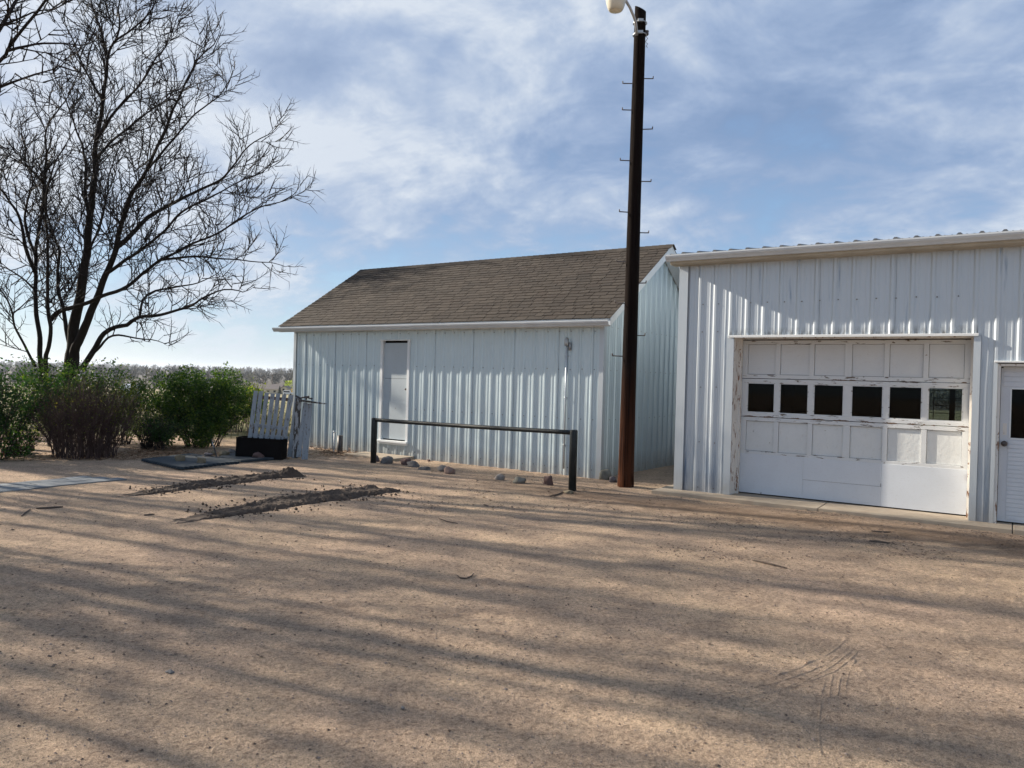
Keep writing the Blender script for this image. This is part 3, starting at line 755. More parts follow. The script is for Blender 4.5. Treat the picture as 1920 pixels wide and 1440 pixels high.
w = MB(); pts = []
for i, (px, py) in enumerate(arm_px):
    q = atd(px, py, PD - .10 - .06 * i) - pb; pts.append(q)
w.tube(pts, .021, 10); w.build('lamp_arm', MAT['galv'], pole, True)
for py in (44, 66):
    w = MB()
    q = atd(1197, py, PD) - pb; c = pc(q.z)
    ring = [(c.x + .101 * math.cos(t), .101 * math.sin(t), q.z) for t in [i * 2 * PI / 20 for i in range(21)]]
    w.tube(ring, .008, 6, cap=False)
    w.box(c.x - .05, c.x + .03, -.13, -.095, q.z - .02, q.z + .02); w.build('bracket', MAT['galv'], pole)
lc = atd(1155, -8, PD - .45) - pb
lamp = empty('yard_light', lc); lamp.parent = pole
w = MB(); w.lathe([(.001, .30), (.07, .295), (.10, .26), (.11, .14), (.13, .10), (.158, .075), (.165, .05), (.16, .045)], (0, 0, 0), 28); w.build('lamp_housing', MAT['galv'], lamp, True)
w = MB(); w.lathe([(.157, .05), (.155, .0), (.148, -.07), (.135, -.13), (.118, -.185), (.100, -.215), (.088, -.222)], (0, 0, 0), 28); w.build('lamp_shade', MAT['lamp_glass'], lamp, True)
w = MB(); w.lathe([(.088, -.221), (.07, -.226), (.04, -.236), (.001, -.24)], (0, 0, 0), 24); w.build('lens', MAT['lamp_lens'], lamp, True)
q = atd(1212, 62, PD) - pb
w = MB(); w.lathe([(.001, -.04), (.022, -.035), (.034, -.015), (.024, 0), (.034, .015), (.03, .035), (.001, .045)], (q.x + .005, 0, q.z), 14)
w.box(q.x - .06, q.x, -.012, .012, q.z - .01, q.z + .01); w.build('insulator', MAT['dark_metal'], pole, True)
w = MB(); w.tube([(q.x - .01, 0, q.z - .04), (q.x + .02, 0, q.z - .08), (q.x - .01, .01, q.z - .13), (q.x + .025, .01, q.z - .16), (q.x + .0, 0, q.z - .20), (q.x + .025, 0, q.z - .22)], .005, 6); w.build('wire', MAT['dark_metal'], pole)

# ------------------------------------------------------------------ PIPE RAIL
A = gnd(700, 867); B = gnd(1073, 917)
pr_ = empty('pipe_rail', (A.x, A.y, 0)); tag(pr_, 'low black steel pipe hitching rail on two posts in front of the shed', 'pipe barrier')
AB = B - A; hA = atd(700, 783, A.y).z - .04; hB = atd(1074, 806, B.y).z - .03
for q, h, r in ((Vector((0, 0, 0)), hA + .035, .054), (AB, hB + .03, .058)):
    w = MB(); w.tube([q + Vector((0, 0, -.15)), q + Vector((0, 0, h - .02)), q + Vector((0, 0, h))], [r, r, r * .86], 22, wob=.004); w.build('post', MAT['black_steel'], pr_, True, .0)
w = MB(); m_ = 14; w.tube([Vector((0, 0, hA)).lerp(AB + Vector((0, 0, hB - .01)), i / m_) + Vector((0, 0, -.008 * math.sin(PI * i / m_))) for i in range(m_ + 1)], .034, 16); w.build('rail', MAT['black_steel'], pr_, True)

# ------------------------------------------------------------------ rocks
def rock(name, c, sx_, sy_, h, m, label, seed, cat='rock', group=None, flat=.0):
    import bmesh
    bm = bmesh.new(); bmesh.ops.create_icosphere(bm, subdivisions=3, radius=1)
    R_ = random.Random(seed); ang = R_.uniform(0, PI)
    for v in bm.verts:
        p = v.co.copy(); nn = mnoise.noise((p.x * 1.3 + seed, p.y * 1.3, p.z * 1.3)) * .42 + mnoise.noise((p.x * 3.1 + seed, p.y * 3.1, p.z * 3.1)) * .22
        ch = max(abs(p.x), abs(p.y), abs(p.z)); k_ = .82 + .18 / ch * .8
        p = p * (1 + nn) * k_
        v.co = Vector((p.x * sx_ / 2, p.y * sy_ / 2, max(-.5, p.z) * h / 2 + h * .22))
    me = bpy.data.meshes.new(name); bm.to_mesh(me); bm.free(); me.materials.append(m)
    me.polygons.foreach_set('use_smooth', [True] * len(me.polygons))
    o = bpy.data.objects.new(name, me); COL.objects.link(o); o.location = (c.x, c.y, tz(c.x, c.y) + (0 if len(c) < 3 else c.z)); o.rotation_euler = (0, 0, BA + R_.uniform(-.3, .3))
    return tag(o, label, cat, group)
def rmat(n, a, b):
    a = tuple(x * .6 for x in a); b = tuple(x * .6 for x in b); return simple('rock_' + n, a, b, 9, .85, .5, .012, 26)
RG = rmat('grey', (.26, .25, .24), (.16, .15, .15)); RP = rmat('purple', (.19, .17, .19), (.12, .11, .12)); RR_ = rmat('red', (.22, .13, .11), (.13, .085, .08))
RK = rmat('pink', (.40, .28, .23), (.28, .19, .16)); RGN = rmat('lichen', (.17, .17, .14), (.30, .29, .26)); RT = rmat('tan', (.30, .24, .15), (.20, .17, .12)); RW_ = rmat('pale', (.42, .38, .34), (.28, .25, .23))
def z7(X, Y): return gnd(680 + X / 3.43, 820 + Y / 3.43)
rk_list = [(85, 150, 55, 42, RP, 'purple-grey rock at the foot of the rail\'s far post'), (155, 163, 80, 46, RG, 'pale grey rock, second from the rail\'s far post'),
  (278, 172, 75, 48, RR_, 'dark red rock among grey ones in the row by the shed'), (325, 186, 90, 44, RG, 'jagged grey rock overlapping the red one in the row'),
  (400, 203, 90, 22, RG, 'long flat grey rock lying low in the row'), (512, 212, 62, 42, RW_, 'beige block-shaped rock touching the round pink one'),
  (562, 226, 76, 46, RK, 'smooth round pink rock near the middle of the rail'), (880, 268, 62, 40, RW_, 'small pale rock right of the gap in the row'),
  (1010, 288, 88, 46, RGN, 'speckled grey and white rock under the rail'), (1195, 300, 66, 64, RR_, 'dark red upright rock left of the rail\'s near post'),
  (1560, 268, 86, 70, RGN, 'big lichen-grey rock between shed corner and pole'), (425, 150, 26, 16, RR_, 'tiny brown rock close to the shed wall by the concrete step'),
  (1325, 352, 70, 22, RT, 'flat tan rock at the foot of the rail\'s near post'), (1612, 286, 52, 40, RP, 'dark rock tucked against the base of the wooden pole')]
for i, (X, Y, wd, h, m, lab) in enumerate(rk_list):
    c = z7(X, Y); k_ = c.y / F / 3.43; rock('rock', Vector((c.x, c.y)), wd * k_ * .98, wd * k_ * .7, h * k_ * 1.3, m, lab, 11 + i * 7, 'rock', 'rocks lying along the shed and rail')

# ------------------------------------------------------------------ concrete step by the shed door
a = gnd(672, 858); b_ = gnd(768, 866); ud = Vector((math.cos(BA), math.sin(BA), 0)); inn = Vector((-math.sin(BA), math.cos(BA), 0)); bo = Vector((1.4804, 12.5308, 0))
w = MB(); w.box(-5.35, -4.02, -.62, -.03, -.06, .035, 0, .004)
o = w.build('concrete_step', MAT['concrete'], bevel=.01); o.location = bo; o.rotation_euler = (0, 0, BA); tag(o, 'thin sandy concrete step under the shed door', 'step')

# ------------------------------------------------------------------ metal stub pipe with hydrant by the wall
c = gnd(637, 850)
hp = empty('standpipe', (c.x, c.y, 0)); tag(hp, 'short grey standpipe stub with small white tap by the shed wall', 'standpipe')
w = MB(); w.lathe([(.001, -.1), (.052, -.1), (.052, .36), (.044, .36), (.044, .30), (.001, .30)], (0, 0, 0), 20); w.build('pipe', MAT['dark_metal'], hp, True)
w = MB(); w.tube([(-.13, .05, -.05), (-.13, .05, .40)], .013, 8); w.tube([(-.13, .05, .40), (-.09, .03, .42)], .012, 8); w.build('tap_pipe', MAT['white_trim'], hp, True)
w = MB(); w.lathe([(.001, 0), (.024, 0), (.026, .02), (.001, .03)], (-.13, .05, .42), 12); w.tube([(-.16, .05, .43), (-.10, .05, .43)], .007, 6); w.build('tap', MAT['gutter'], hp, True)

# ------------------------------------------------------------------ leaning picket panel
gA = gnd(453, 858); gB = gnd(577, 861); gd = (gB - gA); gd.z = 0; gl = gd.length; gang = math.atan2(gd.y, gd.x)
gu = gd.normalized(); gn = Vector((-gu.y, gu.x, 0))
def gp(px, py, off=0.0):
    O = gA + gn * off; C = Vector((0, 0, CH)); r_ = ray(px, py); tt = (O - C).dot(gn) / r_.dot(gn); X = C + r_ * tt
    return (X - O).dot(gu), X.z
def g6(X, Y, off=0.0): return gp(380 + X / 6, 680 + Y / 6, off)
gate = empty('picket_panel', (gA.x, gA.y, 0), gang); tag(gate, 'weathered white picket gate leaning beside the shed corner with a blackened wide board', 'picket gate')
def board(mb, xb, zb, xt, zt, wd, y0, y1, ww=None):
    ww = ww or wd; h = wd / 2; k_ = ww / 2
    vs = [(xb - h, y0, zb), (xb + h, y0, zb), (xt + k_, y0 + .0, zt), (xt - k_, y0, zt)] + [(xb - h, y1, zb), (xb + h, y1, zb), (xt + k_, y1, zt), (xt - k_, y1, zt)]
    mb.add(vs, [(0, 1, 2, 3), (7, 6, 5, 4), (0, 4, 5, 1), (1, 5, 6, 2), (2, 6, 7, 3), (3, 7, 4, 0)])
tops = [(600, 322), (657, 328), (722, 336), (790, 342), (852, 346), (920, 354), (995, 362)]; bots = [(505, 1050), (568, 1055), (632, 1062), (695, 1068), (757, 1075), (820, 1080), (885, 1086)]
for i, (t, b) in enumerate(zip(tops, bots)):
    xt, zt = g6(*t); xb, zb = g6(*b); w = MB(); board(w, xb, max(zb, .02), xt, zt + rnd.uniform(-.01, .01), .075 if i < 6 else .09, -.012, .006); w.build('picket', MAT['gate_white'], gate, bevel=.003)
for (t, b, wd, m, y) in (((1062, 385), (975, 1062), .095, 'gate_white', .012), ((1085, 400), (1040, 1075), .115, 'gate_grey', -.032), ((1160, 450), (1085, 1060), .085, 'gate_white', -.052), ((1212, 458), (1155, 1088), .118, 'gate_white', -.075)):
    xt, zt = g6(*t); xb, zb = g6(*b); w = MB(); board(w, xb, max(.0, zb), xt, zt, wd, y, y + .018, wd * .9); w.build('wide_board', MAT[m], gate, bevel=.003)
for (a, b, y) in (((588, 385), (1010, 420), .010), ((545, 815), (960, 850), .010), ((560, 700), (960, 745), .012)):
    xa, za = g6(*a); xb, zb = g6(*b); w = MB(); w.add([(xa, y, za - .03), (xb, y, zb - .03), (xb, y, zb + .03), (xa, y, za + .03), (xa, y + .03, za - .03), (xb, y + .03, zb - .03), (xb, y + .03, zb + .03), (xa, y + .03, za + .03)], [(0, 1, 2, 3), (7, 6, 5, 4), (0, 4, 5, 1), (3, 2, 6, 7), (1, 5, 6, 2), (0, 3, 7, 4)])
    w.build('cross_rail', MAT['dark_wood'] if y == .010 and a[1] < 500 else MAT['gate_white'], gate)
w = MB(); xa, za = g6(1075, 425); xb, zb = g6(1400, 462)
w.add([(xa, -.12, za - .012), (xb, -.20, zb - .006), (xb, -.20, zb + .016), (xa, -.12, za + .03), (xa, -.03, za - .012), (xb, -.13, zb - .006), (xb, -.13, zb + .016), (xa, -.03, za + .03)], [(0, 1, 2, 3), (7, 6, 5, 4), (0, 4, 5, 1), (3, 2, 6, 7), (1, 5, 6, 2), (0, 3, 7, 4)])
w.build('loose_board', MAT['gate_grey'], gate, bevel=.002)
w = MB()
for (X0, Y0, X1, Y1, r) in ((1060, 372, 1125, 402, .018), (1120, 395, 1215, 378, .014), (1160, 380, 1245, 408, .013), (1180, 380, 1180, 415, .016), (1235, 395, 1250, 405, .01)):
    a = g6(X0, Y0); b = g6(X1, Y1); w.tube([(a[0], -.09, a[1]), (b[0], -.10, b[1])], r, 8)
w.build('latch', MAT['dark_metal'], gate)
# black planter box in front
def gb6(X, Y): return gnd(240 + X / 6, 660 + Y / 6)
pA = gnd(453, 856.5); pB = gnd(537, 859); pdv = (pB - pA); L_ = pdv.length; pang = math.atan2(pdv.y, pdv.x)
w = MB(); ph = .41
w.box(0, L_, 0, .018, 0, ph); w.box(0, L_, .30, .318, 0, ph); w.box(0, .018, .018, .30, 0, ph); w.box(L_ - .018, L_, .018, .30, 0, ph); w.box(.018, L_ - .018, .018, .30, .0, .34)
w.box(-.006, L_ + .006, -.006, .0, ph - .02, ph)
o = w.build('planter_box', MAT['black_box'], bevel=.004); o.location = (pA.x - gn.x * .34, pA.y - gn.y * .34, 0); o.rotation_euler = (0, .03, pang); tag(o, 'black rectangular planter box standing against the white picket gate', 'planter')
o.location = (pA.x, pA.y, .0)
# push the gate just behind the planter
gate.location = (gA.x + gn.x * .0, gA.y + gn.y * .0, 0)
o.location = (pA.x - gn.x * .36, pA.y - gn.y * .36, -.01)

# ------------------------------------------------------------------ rubber mats
def mat_obj(px, label, z=.03, scallop=None):
    P_ = [gnd(*q) for q in px]; out = []
    for i in range(len(P_)):
        a, b = P_[i], P_[(i + 1) % len(P_)]; L = (b - a).length; n_ = max(2, int(L / .022)); e = (b - a).normalized(); nn = Vector((e.y, -e.x, 0))
        for k in range(n_):
            t = k / n_; q = a.lerp(b, t)
            if scallop and i in scallop: q = q + nn * (.018 * (1 if (k // 2) % 2 else -1))
            out.append(q)
    w = MB(); n = len(out)
    w.add([(q.x, q.y, z - .028 - .01) for q in out] + [(q.x, q.y, z + .004 * mnoise.noise((q.x * 3, q.y * 3, 0))) for q in out], [tuple(range(n, 2 * n))] + [(i, (i + 1) % n, n + (i + 1) % n, n + i) for i in range(n)])
    return tag(w.build('rubber_mat', MAT['mat']), label, 'mat', 'rubber mats by the bushes')
mat_obj([(265, 864), (338, 880), (449, 868.5), (411, 860.5), (357, 853)], 'blue-black interlocking rubber mat with toothed edge, weighed down with two tan stones', .035, (0, 1))
mat_obj([(410, 860.5), (451, 868), (519, 862), (478, 855), (440, 850)], 'blue-black rubber mat lying nearer the planter box, reddish stone on its edge', .045, ())
for i, (X, Y, wd, h, m, lab) in enumerate([(582, 1245, 112, 92, RT, 'largest tan mossy stone on the rubber mat'), (823, 1268, 102, 70, RT, 'round tan stone on the front edge of the rubber mat'), (957, 1165, 62, 44, RT, 'small brown stone behind the leaning stick'),
   (1080, 1185, 120, 60, RT, 'broad brown stone where the two rubber mats meet'), (1165, 1160, 82, 56, RG, 'grey-green stone at the back of the rubber mat'), (1462, 1212, 132, 76, RR_, 'reddish stone in front of the black planter box'), (905, 1185, 88, 36, RP, 'low dark flat stone at the back edge of the mat')]):
    c = gb6(X, Y); k_ = c.y / F / 6; rock('stone', Vector((c.x, c.y, .03)), wd * k_, wd * k_ * .8, h * k_ * 1.35, m, lab, 211 + i * 5, 'stone', 'stones weighing down the rubber mats')
a = gnd(407, 860); b = atd(396, 823, a.y + .1)
w = MB(); w.tube([a, a.lerp(b, .5) + Vector((.004, 0, 0)), b], [.015, .013, .011], 7); tag(w.build('wooden_stake', MAT['gate_grey']), 'thin pale stake leaning over the rubber mats before the green bush', 'stake')

# ------------------------------------------------------------------ paver path at the left edge
w = MB(); a = gnd(0, 921.5); tip = gnd(238, 897.5); e = (tip - a); e.z = 0; e.normalize(); side = Vector((-e.y, e.x, 0))
tot = (tip - a).length
row = 0
for r_i in range(3):
    s0 = -3.2 + r_i * .17; lim = tot - r_i * .12
    while s0 < lim:
        L = .36; s1 = min(s0 + L - .008, lim)
        if s1 - s0 > .05:
            q0 = r_i * .235; q1 = q0 + .228; zt = .000 + rnd.uniform(-.004, .004); zz_ = [zt + rnd.uniform(-.003, .003) for _ in range(4)]
            cs = [a + e * s + side * q for s, q in ((s0, q0), (s1, q0), (s1, q1), (s0, q1))]
            w.add([(c.x, c.y, -.05) for c in cs] + [(c.x, c.y, z_) for c, z_ in zip(cs, zz_)], [(4, 5, 6, 7), (0, 1, 5, 4), (1, 2, 6, 5), (2, 3, 7, 6), (3, 0, 4, 7)])
        s0 += L
o = w.build('path', MAT['paver']); tag(o, kind='structure')

# ------------------------------------------------------------------ dug tyre furrows
def furrow(px, label, wd, h, seed, mound=None):
    P_ = [gnd(*q) for q in px]; pts = []
    for a, b in zip(P_, P_[1:]):
        n_ = max(2, int((b - a).length / .018))
        pts += [a.lerp(b, k / n_) for k in range(n_)]
    pts.append(P_[-1]); n = len(pts); m_ = 34; w = MB()
    for i, p in enumerate(pts):
        t = i / (n - 1); e = (pts[min(i + 1, n - 1)] - pts[max(i - 1, 0)]).normalized(); sd = Vector((-e.y, e.x, 0))
        env = min(1, t / .35) ** .8 * min(1, (1 - t) / .03); wl = wd * (.35 + .65 * min(1, t / .5)) * (1 + .15 * mnoise.noise((i * .03, seed, 0)))
        for k in range(m_ + 1):
            s = (k / m_ * 2 - 1)
            a1 = math.exp(-((s + .55) / .26) ** 2); a2 = math.exp(-((s - .52) / .24) ** 2) * .9
            q = p + sd * s * wl * (1 + .30 * mnoise.noise((i * .05, 4 + (s > 0) * 9, seed)) + .18 * mnoise.noise((i * .22, 4 + (s > 0) * 9, seed)))
            nz = mnoise.noise((q.x * 6, q.y * 6, seed)) * .35 + mnoise.noise((q.x * 17, q.y * 17, seed)) * .45 + mnoise.noise((q.x * 38, q.y * 38, seed)) * .35
            z = (a1 + a2) * h * env * (1 + nz * .9) + env * .012 * nz + env * .020 * (1 - min(1, abs(s)) ** 4) - .030 * max(0.0, mnoise.noise((q.x * 9, q.y * 9, seed + 3)) - .05) * abs(s) ** .5
            if mound:
                dd = (q - gnd(*mound[0])).length / mound[1]; z += mound[2] * math.exp(-dd * dd * 2) * (1 + nz * .8)
            z -= .02 * abs(s) ** 6 + .004
            w.v.append((q.x, q.y, tz(q.x, q.y) + z))
    for i in range(n - 1):
        for k in range(m_):
            w.f.append((i * (m_ + 1) + k, (i + 1) * (m_ + 1) + k, (i + 1) * (m_ + 1) + k + 1, i * (m_ + 1) + k + 1)); w.m.append(0)
    import bmesh
    for _ in range(int(160 + n * 2.2)):       # clods
        i = rnd.randrange(int(n * .15), n); p = pts[i]; e = (pts[min(i + 1, n - 1)] - pts[max(i - 1, 0)]).normalized(); sd = Vector((-e.y, e.x, 0))
        q = p + sd * rnd.gauss(0, wd * .85); r = rnd.uniform(.006, .022) * (1.5 if rnd.random() < .08 else 1)
        zc_ = tz(q.x, q.y) + h * .6 * rnd.random()
        vs = [(q.x + a_ * r * rnd.uniform(.6, 1.2), q.y + b_ * r * rnd.uniform(.6, 1.2), zc_ + c_ * r * rnd.uniform(.5, 1)) for a_, b_, c_ in ((1, 0, 0), (-1, 0, 0), (0, 1, 0), (0, -1, 0), (0, 0, 1), (0, 0, -1))]
        w.add(vs, [(0, 2, 4), (2, 1, 4), (1, 3, 4), (3, 0, 4), (2, 0, 5), (1, 2, 5), (3, 1, 5), (0, 3, 5)])
    o = w.build('dirt_furrow', MAT['soil'], smooth=False); return tag(o, label, 'dirt ridge', 'dug furrows in the yard')
furrow([(205, 931), (300, 921), (400, 905), (480, 895), (560, 889)], 'far furrow of dark dug soil ending in a crumbly heap', .30, .034, 3, ((541, 892), .20, .11))
furrow([(312, 981), (420, 962), (520, 945), (620, 930), (690, 921), (725, 915)], 'near, longer furrow of dark dug soil crossing the yard', .34, .036, 9)

# ------------------------------------------------------------------ litter (stuff)
def litter(name, px0, px1, py0, py1, n, m, label, h=.05, mean=.05):
    w = MB()
    for _ in range(n):
        c = gnd(rnd.gauss((px0 + px1) / 2, (px1 - px0) / 3.6), rnd.uniform(py0, py1)); z = tz(c.x, c.y) + abs(rnd.gauss(0, h * .5)); a = rnd.uniform(0, PI); b = rnd.uniform(-.5, .5); L = rnd.uniform(.4, 1.3) * mean; wd = L * rnd.uniform(.15, .5)
        d = Vector((math.cos(a), math.sin(a), b * .6)) * L / 2; s = Vector((-math.sin(a), math.cos(a), rnd.uniform(-.5, .5))) * wd / 2; p = Vector((c.x, c.y, z))
        w.add([p - d - s, p + d - s * .6, p + d + s * .6, p - d + s], [(0, 1, 2, 3)])
    return tag(w.build(name, m), label, None, None, 'stuff')
litter('leaf_litter', 588, 675, 838, 856, 900, MAT['litter'], 'brown bark and leaf litter along the shed base', .07, .06)
litter('leaf_litter', 60, 560, 846, 862, 3800, MAT['litter'], 'brown fallen leaves under the bushes', .035, .055)
def debris(px0, px1, py0, py1, n, lab, s=.022):
    w = MB()
    for _ in range(n):
        c = gnd(rnd.uniform(px0, px1), py0 + (py1 - py0) * rnd.random()); 
        if mnoise.noise((c.x * 1.4, c.y * 1.4, 6)) < rnd.uniform(-.25, .35): continue
        z = tz(c.x, c.y) + .004; a = rnd.uniform(0, PI); L = s * rnd.uniform(.4, 1.8); wd = L * rnd.uniform(.2, .7)
        d = Vector((math.cos(a), math.sin(a), rnd.uniform(-.3, .3))) * L / 2; s_ = Vector((-math.sin(a), math.cos(a), rnd.uniform(-.6, .6))) * wd / 2; p = Vector((c.x, c.y, z + abs(s_.z)))
        w.add([p - d, p - s_, p + d, p + s_], [(0, 1, 2, 3)])
    tag(w.build('debris', MAT['crumb']), lab, None, None, 'stuff')
MAT['crumb'] = simple('earth_crumbs', (.08, .055, .042), (.17, .125, .095), 3.0, .95, 0)
debris(1230, 1920, 945, 1050, 5200, 'dark leaf crumbs along the garage slab'); debris(640, 1250, 880, 960, 3200, 'dark leaf crumbs around the rail and rocks', .026); debris(0, 1920, 960, 1250, 2600, 'dark leaf crumbs over the yard', .018)
litter('leaf_litter', 250, 360, 838, 854, 1100, MAT['litter'], 'brown fallen leaves in a drift by the bush', .06, .06)

# ------------------------------------------------------------------ gravel (stuff): crumbs of stone and earth on the yard
MAT['pebble'] = simple('pebbles', (.36, .29, .24), (.16, .12, .10), 3.0, .9, 0)
for nm, m, N, s0, s1, lab in (('gravel', 'pebble', 15000, .0022, .0065, 'fine pinkish gravel strewn over the yard'), ('dirt_crumbs', 'crumb', 1500, .003, .011, 'dark crumbs of earth strewn over the yard')):
    w = MB()
    for _ in range(N):
        d = 2.0 + 9.5 * rnd.random() ** 1.15; x = rnd.uniform(-.72, .72) * d
        if nm != 'gravel' and mnoise.noise((x * .5, d * .5, 1)) < rnd.uniform(-.5, .2): continue
        r = rnd.uniform(s0, s1) * (1.8 if rnd.random() < .02 else 1) * (.8 + d * .05); z = tz(x, d) + r * .2
        ca, sa = math.cos(rnd.uniform(0, 6)), math.sin(rnd.uniform(0, 6))
        vs = [(x + a_ * r * rnd.uniform(.6, 1.3), d + b_ * r * rnd.uniform(.6, 1.3), z + c_ * r * rnd.uniform(.4, .9)) for a_, b_, c_ in ((1, .2, 0), (-1, -.2, 0), (-.2, 1, 0), (.2, -1, 0), (0, 0, 1))]
        w.add(vs, [(0, 2, 4), (2, 1, 4), (1, 3, 4), (3, 0, 4)])
    tag(w.build(nm, MAT[m]), lab, None, None, 'stuff')

# ------------------------------------------------------------------ fallen sticks
def stick(px, r, label, lift=.008):
    pts = []
    for q in px:
        c = gnd(*q); pts.append(Vector((c.x, c.y, tz(c.x, c.y) + lift)))
    w = MB(); w.tube(pts, [r * .6] + [r] * (len(pts) - 2) + [r * .5], 6, wob=.2); return tag(w.build('stick', MAT['stick']), label, 'stick', 'sticks fallen on the yard')
stick([(1411, 1051), (1432, 1056), (1450, 1060), (1476, 1065)], .010, 'longest dark stick on the yard in front of the garage')
stick([(1630, 1016), (1648, 1017), (1668, 1019)], .012, 'stubby dark stick nearest the garage door')
stick([(1634, 998), (1652, 999), (1670, 999)], .009, 'thin dark stick beside the garage slab')
stick([(857, 1078), (863, 1083), (874, 1084), (884, 1079), (888, 1075)], .006, 'small curved twig in the middle of the yard')
stick([(823, 972), (838, 977), (858, 981)], .008, 'slim twig in the middle distance before the pipe rail')
stick([(1031, 930), (1045, 926), (1056, 921)], .012, 'short crooked stick at the near post of the rail')
stick([(68, 954), (90, 954), (118, 951)], .014, 'dark stick behind the forked one at the left of the yard')
stick([(40, 968), (48, 962), (57, 955)], .010, 'forked twig at the left of the yard')
stick([(270, 967), (282, 966), (290, 965)], .010, 'tiny twig by the tip of the near furrow')
c = gnd(36, 852)
w = MB(); w.tube([gnd(8, 853) + Vector((0, 0, .05)), gnd(30, 850) + Vector((0, 0, .055)), gnd(60, 846) + Vector((0, 0, .05))], [.07, .075, .06], 10, wob=.06); tag(w.build('log', simple('log_bark', (.16, .08, .055), (.09, .05, .04), 8, .9, .6)), 'reddish brown log lying at the foot of the left hedge', 'log')
c = gnd(640 / 2 + 0, 1250); 
rock('pebble', Vector(gnd(319, 1251).xy), .055, .035, .014, RG, 'flat dark pebble in the foreground left of centre', 401)
rock('pebble', Vector(gnd(755, 1320).xy), .022, .02, .018, RW_, 'tiny pale pebble in the foreground', 402)

# ------------------------------------------------------------------ tyre tracks: low tread ridges in the same ground
w = MB()
def track(px, wd=.0065, h=.0055):
    wd = min(wd, .0060); h = min(h, .0025)
    P_ = [gnd(*q) for q in px]; pts = []
    for i in range(len(P_) - 1):
        p0 = P_[max(i - 1, 0)]; p1 = P_[i]; p2 = P_[i + 1]; p3 = P_[min(i + 2, len(P_) - 1)]; n_ = max(2, int((p2 - p1).length / .025))
        for k in range(n_):
            t = k / n_; pts.append(.5 * ((2 * p1) + (p2 - p0) * t + (2 * p0 - 5 * p1 + 4 * p2 - p3) * t * t + (3 * p1 - p0 - 3 * p2 + p3) * t ** 3))
    base = len(w.v); n = len(pts)
    for i, p in enumerate(pts):
        e = (pts[min(i + 1, n - 1)] - pts[max(i - 1, 0)]).normalized(); sd = Vector((-e.y, e.x, 0)); t = i / n
        hh = h * (1 + .5 * mnoise.noise((i * .35, px[0][0], 0))) * min(1, t * 6, (1 - t) * 6) * (0.45 + .55 * (mnoise.noise((i * .12, px[0][0], 7)) > -.25))
        j = sd * .004 * mnoise.noise((i * .5, 2, px[0][1]))
        for s_, z_ in ((-2.2, -.012), (-.7, .75), (.5, 1.0), (1.5, -.012)):
            q = p + j + sd * s_ * wd; w.v.append((q.x, q.y, tz(q.x, q.y) + (z_ * hh if z_ > 0 else -.003)))
    for i in range(n - 1):
        for k in range(3): w.f.append((base + i * 4 + k, base + (i + 1) * 4 + k, base + (i + 1) * 4 + k + 1, base + i * 4 + k + 1)); w.m.append(0)
def T8(*pts): return [(1240 + X / 2.572, 880 + Y / 2.572) for X, Y in pts]
track(T8((905, 795), (840, 860), (770, 900), (660, 950), (480, 1018))); track(T8((925, 815), (880, 870), (800, 925), (700, 970), (520, 1030), (300, 1080), (60, 1120)))
track(T8((955, 815), (900, 880), (820, 940), (700, 1005), (540, 1060), (330, 1110), (60, 1150))); track(T8((975, 830), (920, 900), (830, 965), (690, 1020), (520, 1075), (300, 1125), (0, 1170)))
track(T8((795, 990), (775, 1060), (765, 1150), (760, 1260), (775, 1400))); track(T8((830, 975), (815, 1040), (810, 1100))); track(T8((880, 955), (858, 1020), (850, 1090))); track(T8((940, 900), (905, 970), (888, 1050), (882, 1100)))
track([(690, 1160), (800, 1158), (900, 1150), (1000, 1147)], .010, .008); track([(720, 1168), (860, 1163), (1000, 1157), (1120, 1153)], .010, .008); track([(730, 1174), (900, 1168), (1100, 1160)], .010, .007)
track([(500, 1372), (640, 1360), (800, 1352), (960, 1345)], .009, .008); track([(520, 1385), (700, 1372), (900, 1360), (1000, 1352)], .009, .008); track([(420, 1412), (480, 1402), (540, 1394)], .011, .009)
o = w.build('tyre_tracks', MAT['ground'], smooth=True); tag(o, kind='structure')

# ------------------------------------------------------------------ TREES
TR = random.Random(41)
def perp(d):
    v = Vector((TR.gauss(0, 1), TR.gauss(0, 1), TR.gauss(0, 1))); v = v - d * v.dot(d); return v.normalized()
NODE = {}
def grow(mb, p, d, L, r, lvl, par):
    """a branch with its side branches; par: per-level table"""
    seg, sides, kids, klen, upw = par[lvl]
    n = max(2, int(L / seg)); pts = [p.copy()]; rad = [r]; q = p.copy(); dd = d.copy()
    bend = perp(d) * TR.uniform(-.16, .16)
    for i in range(n):
        dd = (dd + perp(dd) * TR.uniform(.01, .08) + bend * (1.0 / n * 3) + Vector((0, 0, upw / n))).normalized()
        q = q + dd * (L / n); pts.append(q.copy()); rad.append(r * (1 - .72 * (i + 1) / n))
    mb.tube(pts, rad, sides, cap=False)
    if lvl + 1 < len(par):
        nk = int(kids * L + TR.random())
        for j in range(nk):
            t = .12 + .86 * (j + TR.random()) / max(nk, 1); t = min(t, .99)
            i = min(int(t * n), n - 1); f = t * n - i; pp = pts[i].lerp(pts[i + 1], f); dl = (pts[i + 1] - pts[i]).normalized()
            ang = math.radians(TR.uniform(28, 62)); cd = (dl * math.cos(ang) + perp(dl) * math.sin(ang)).normalized()
            cl = klen * TR.uniform(.5, 1.25) * (1 - .45 * t)
            grow(mb, pp, cd, cl, max(par[lvl + 1][5] if len(par[lvl + 1]) > 5 else .004, min(rad[i] * .6, r * .55)) if False else RADS[lvl + 1] * TR.uniform(.8, 1.2), lvl + 1, par)
RADS = [.03, .016, .0082, .0052, .004]
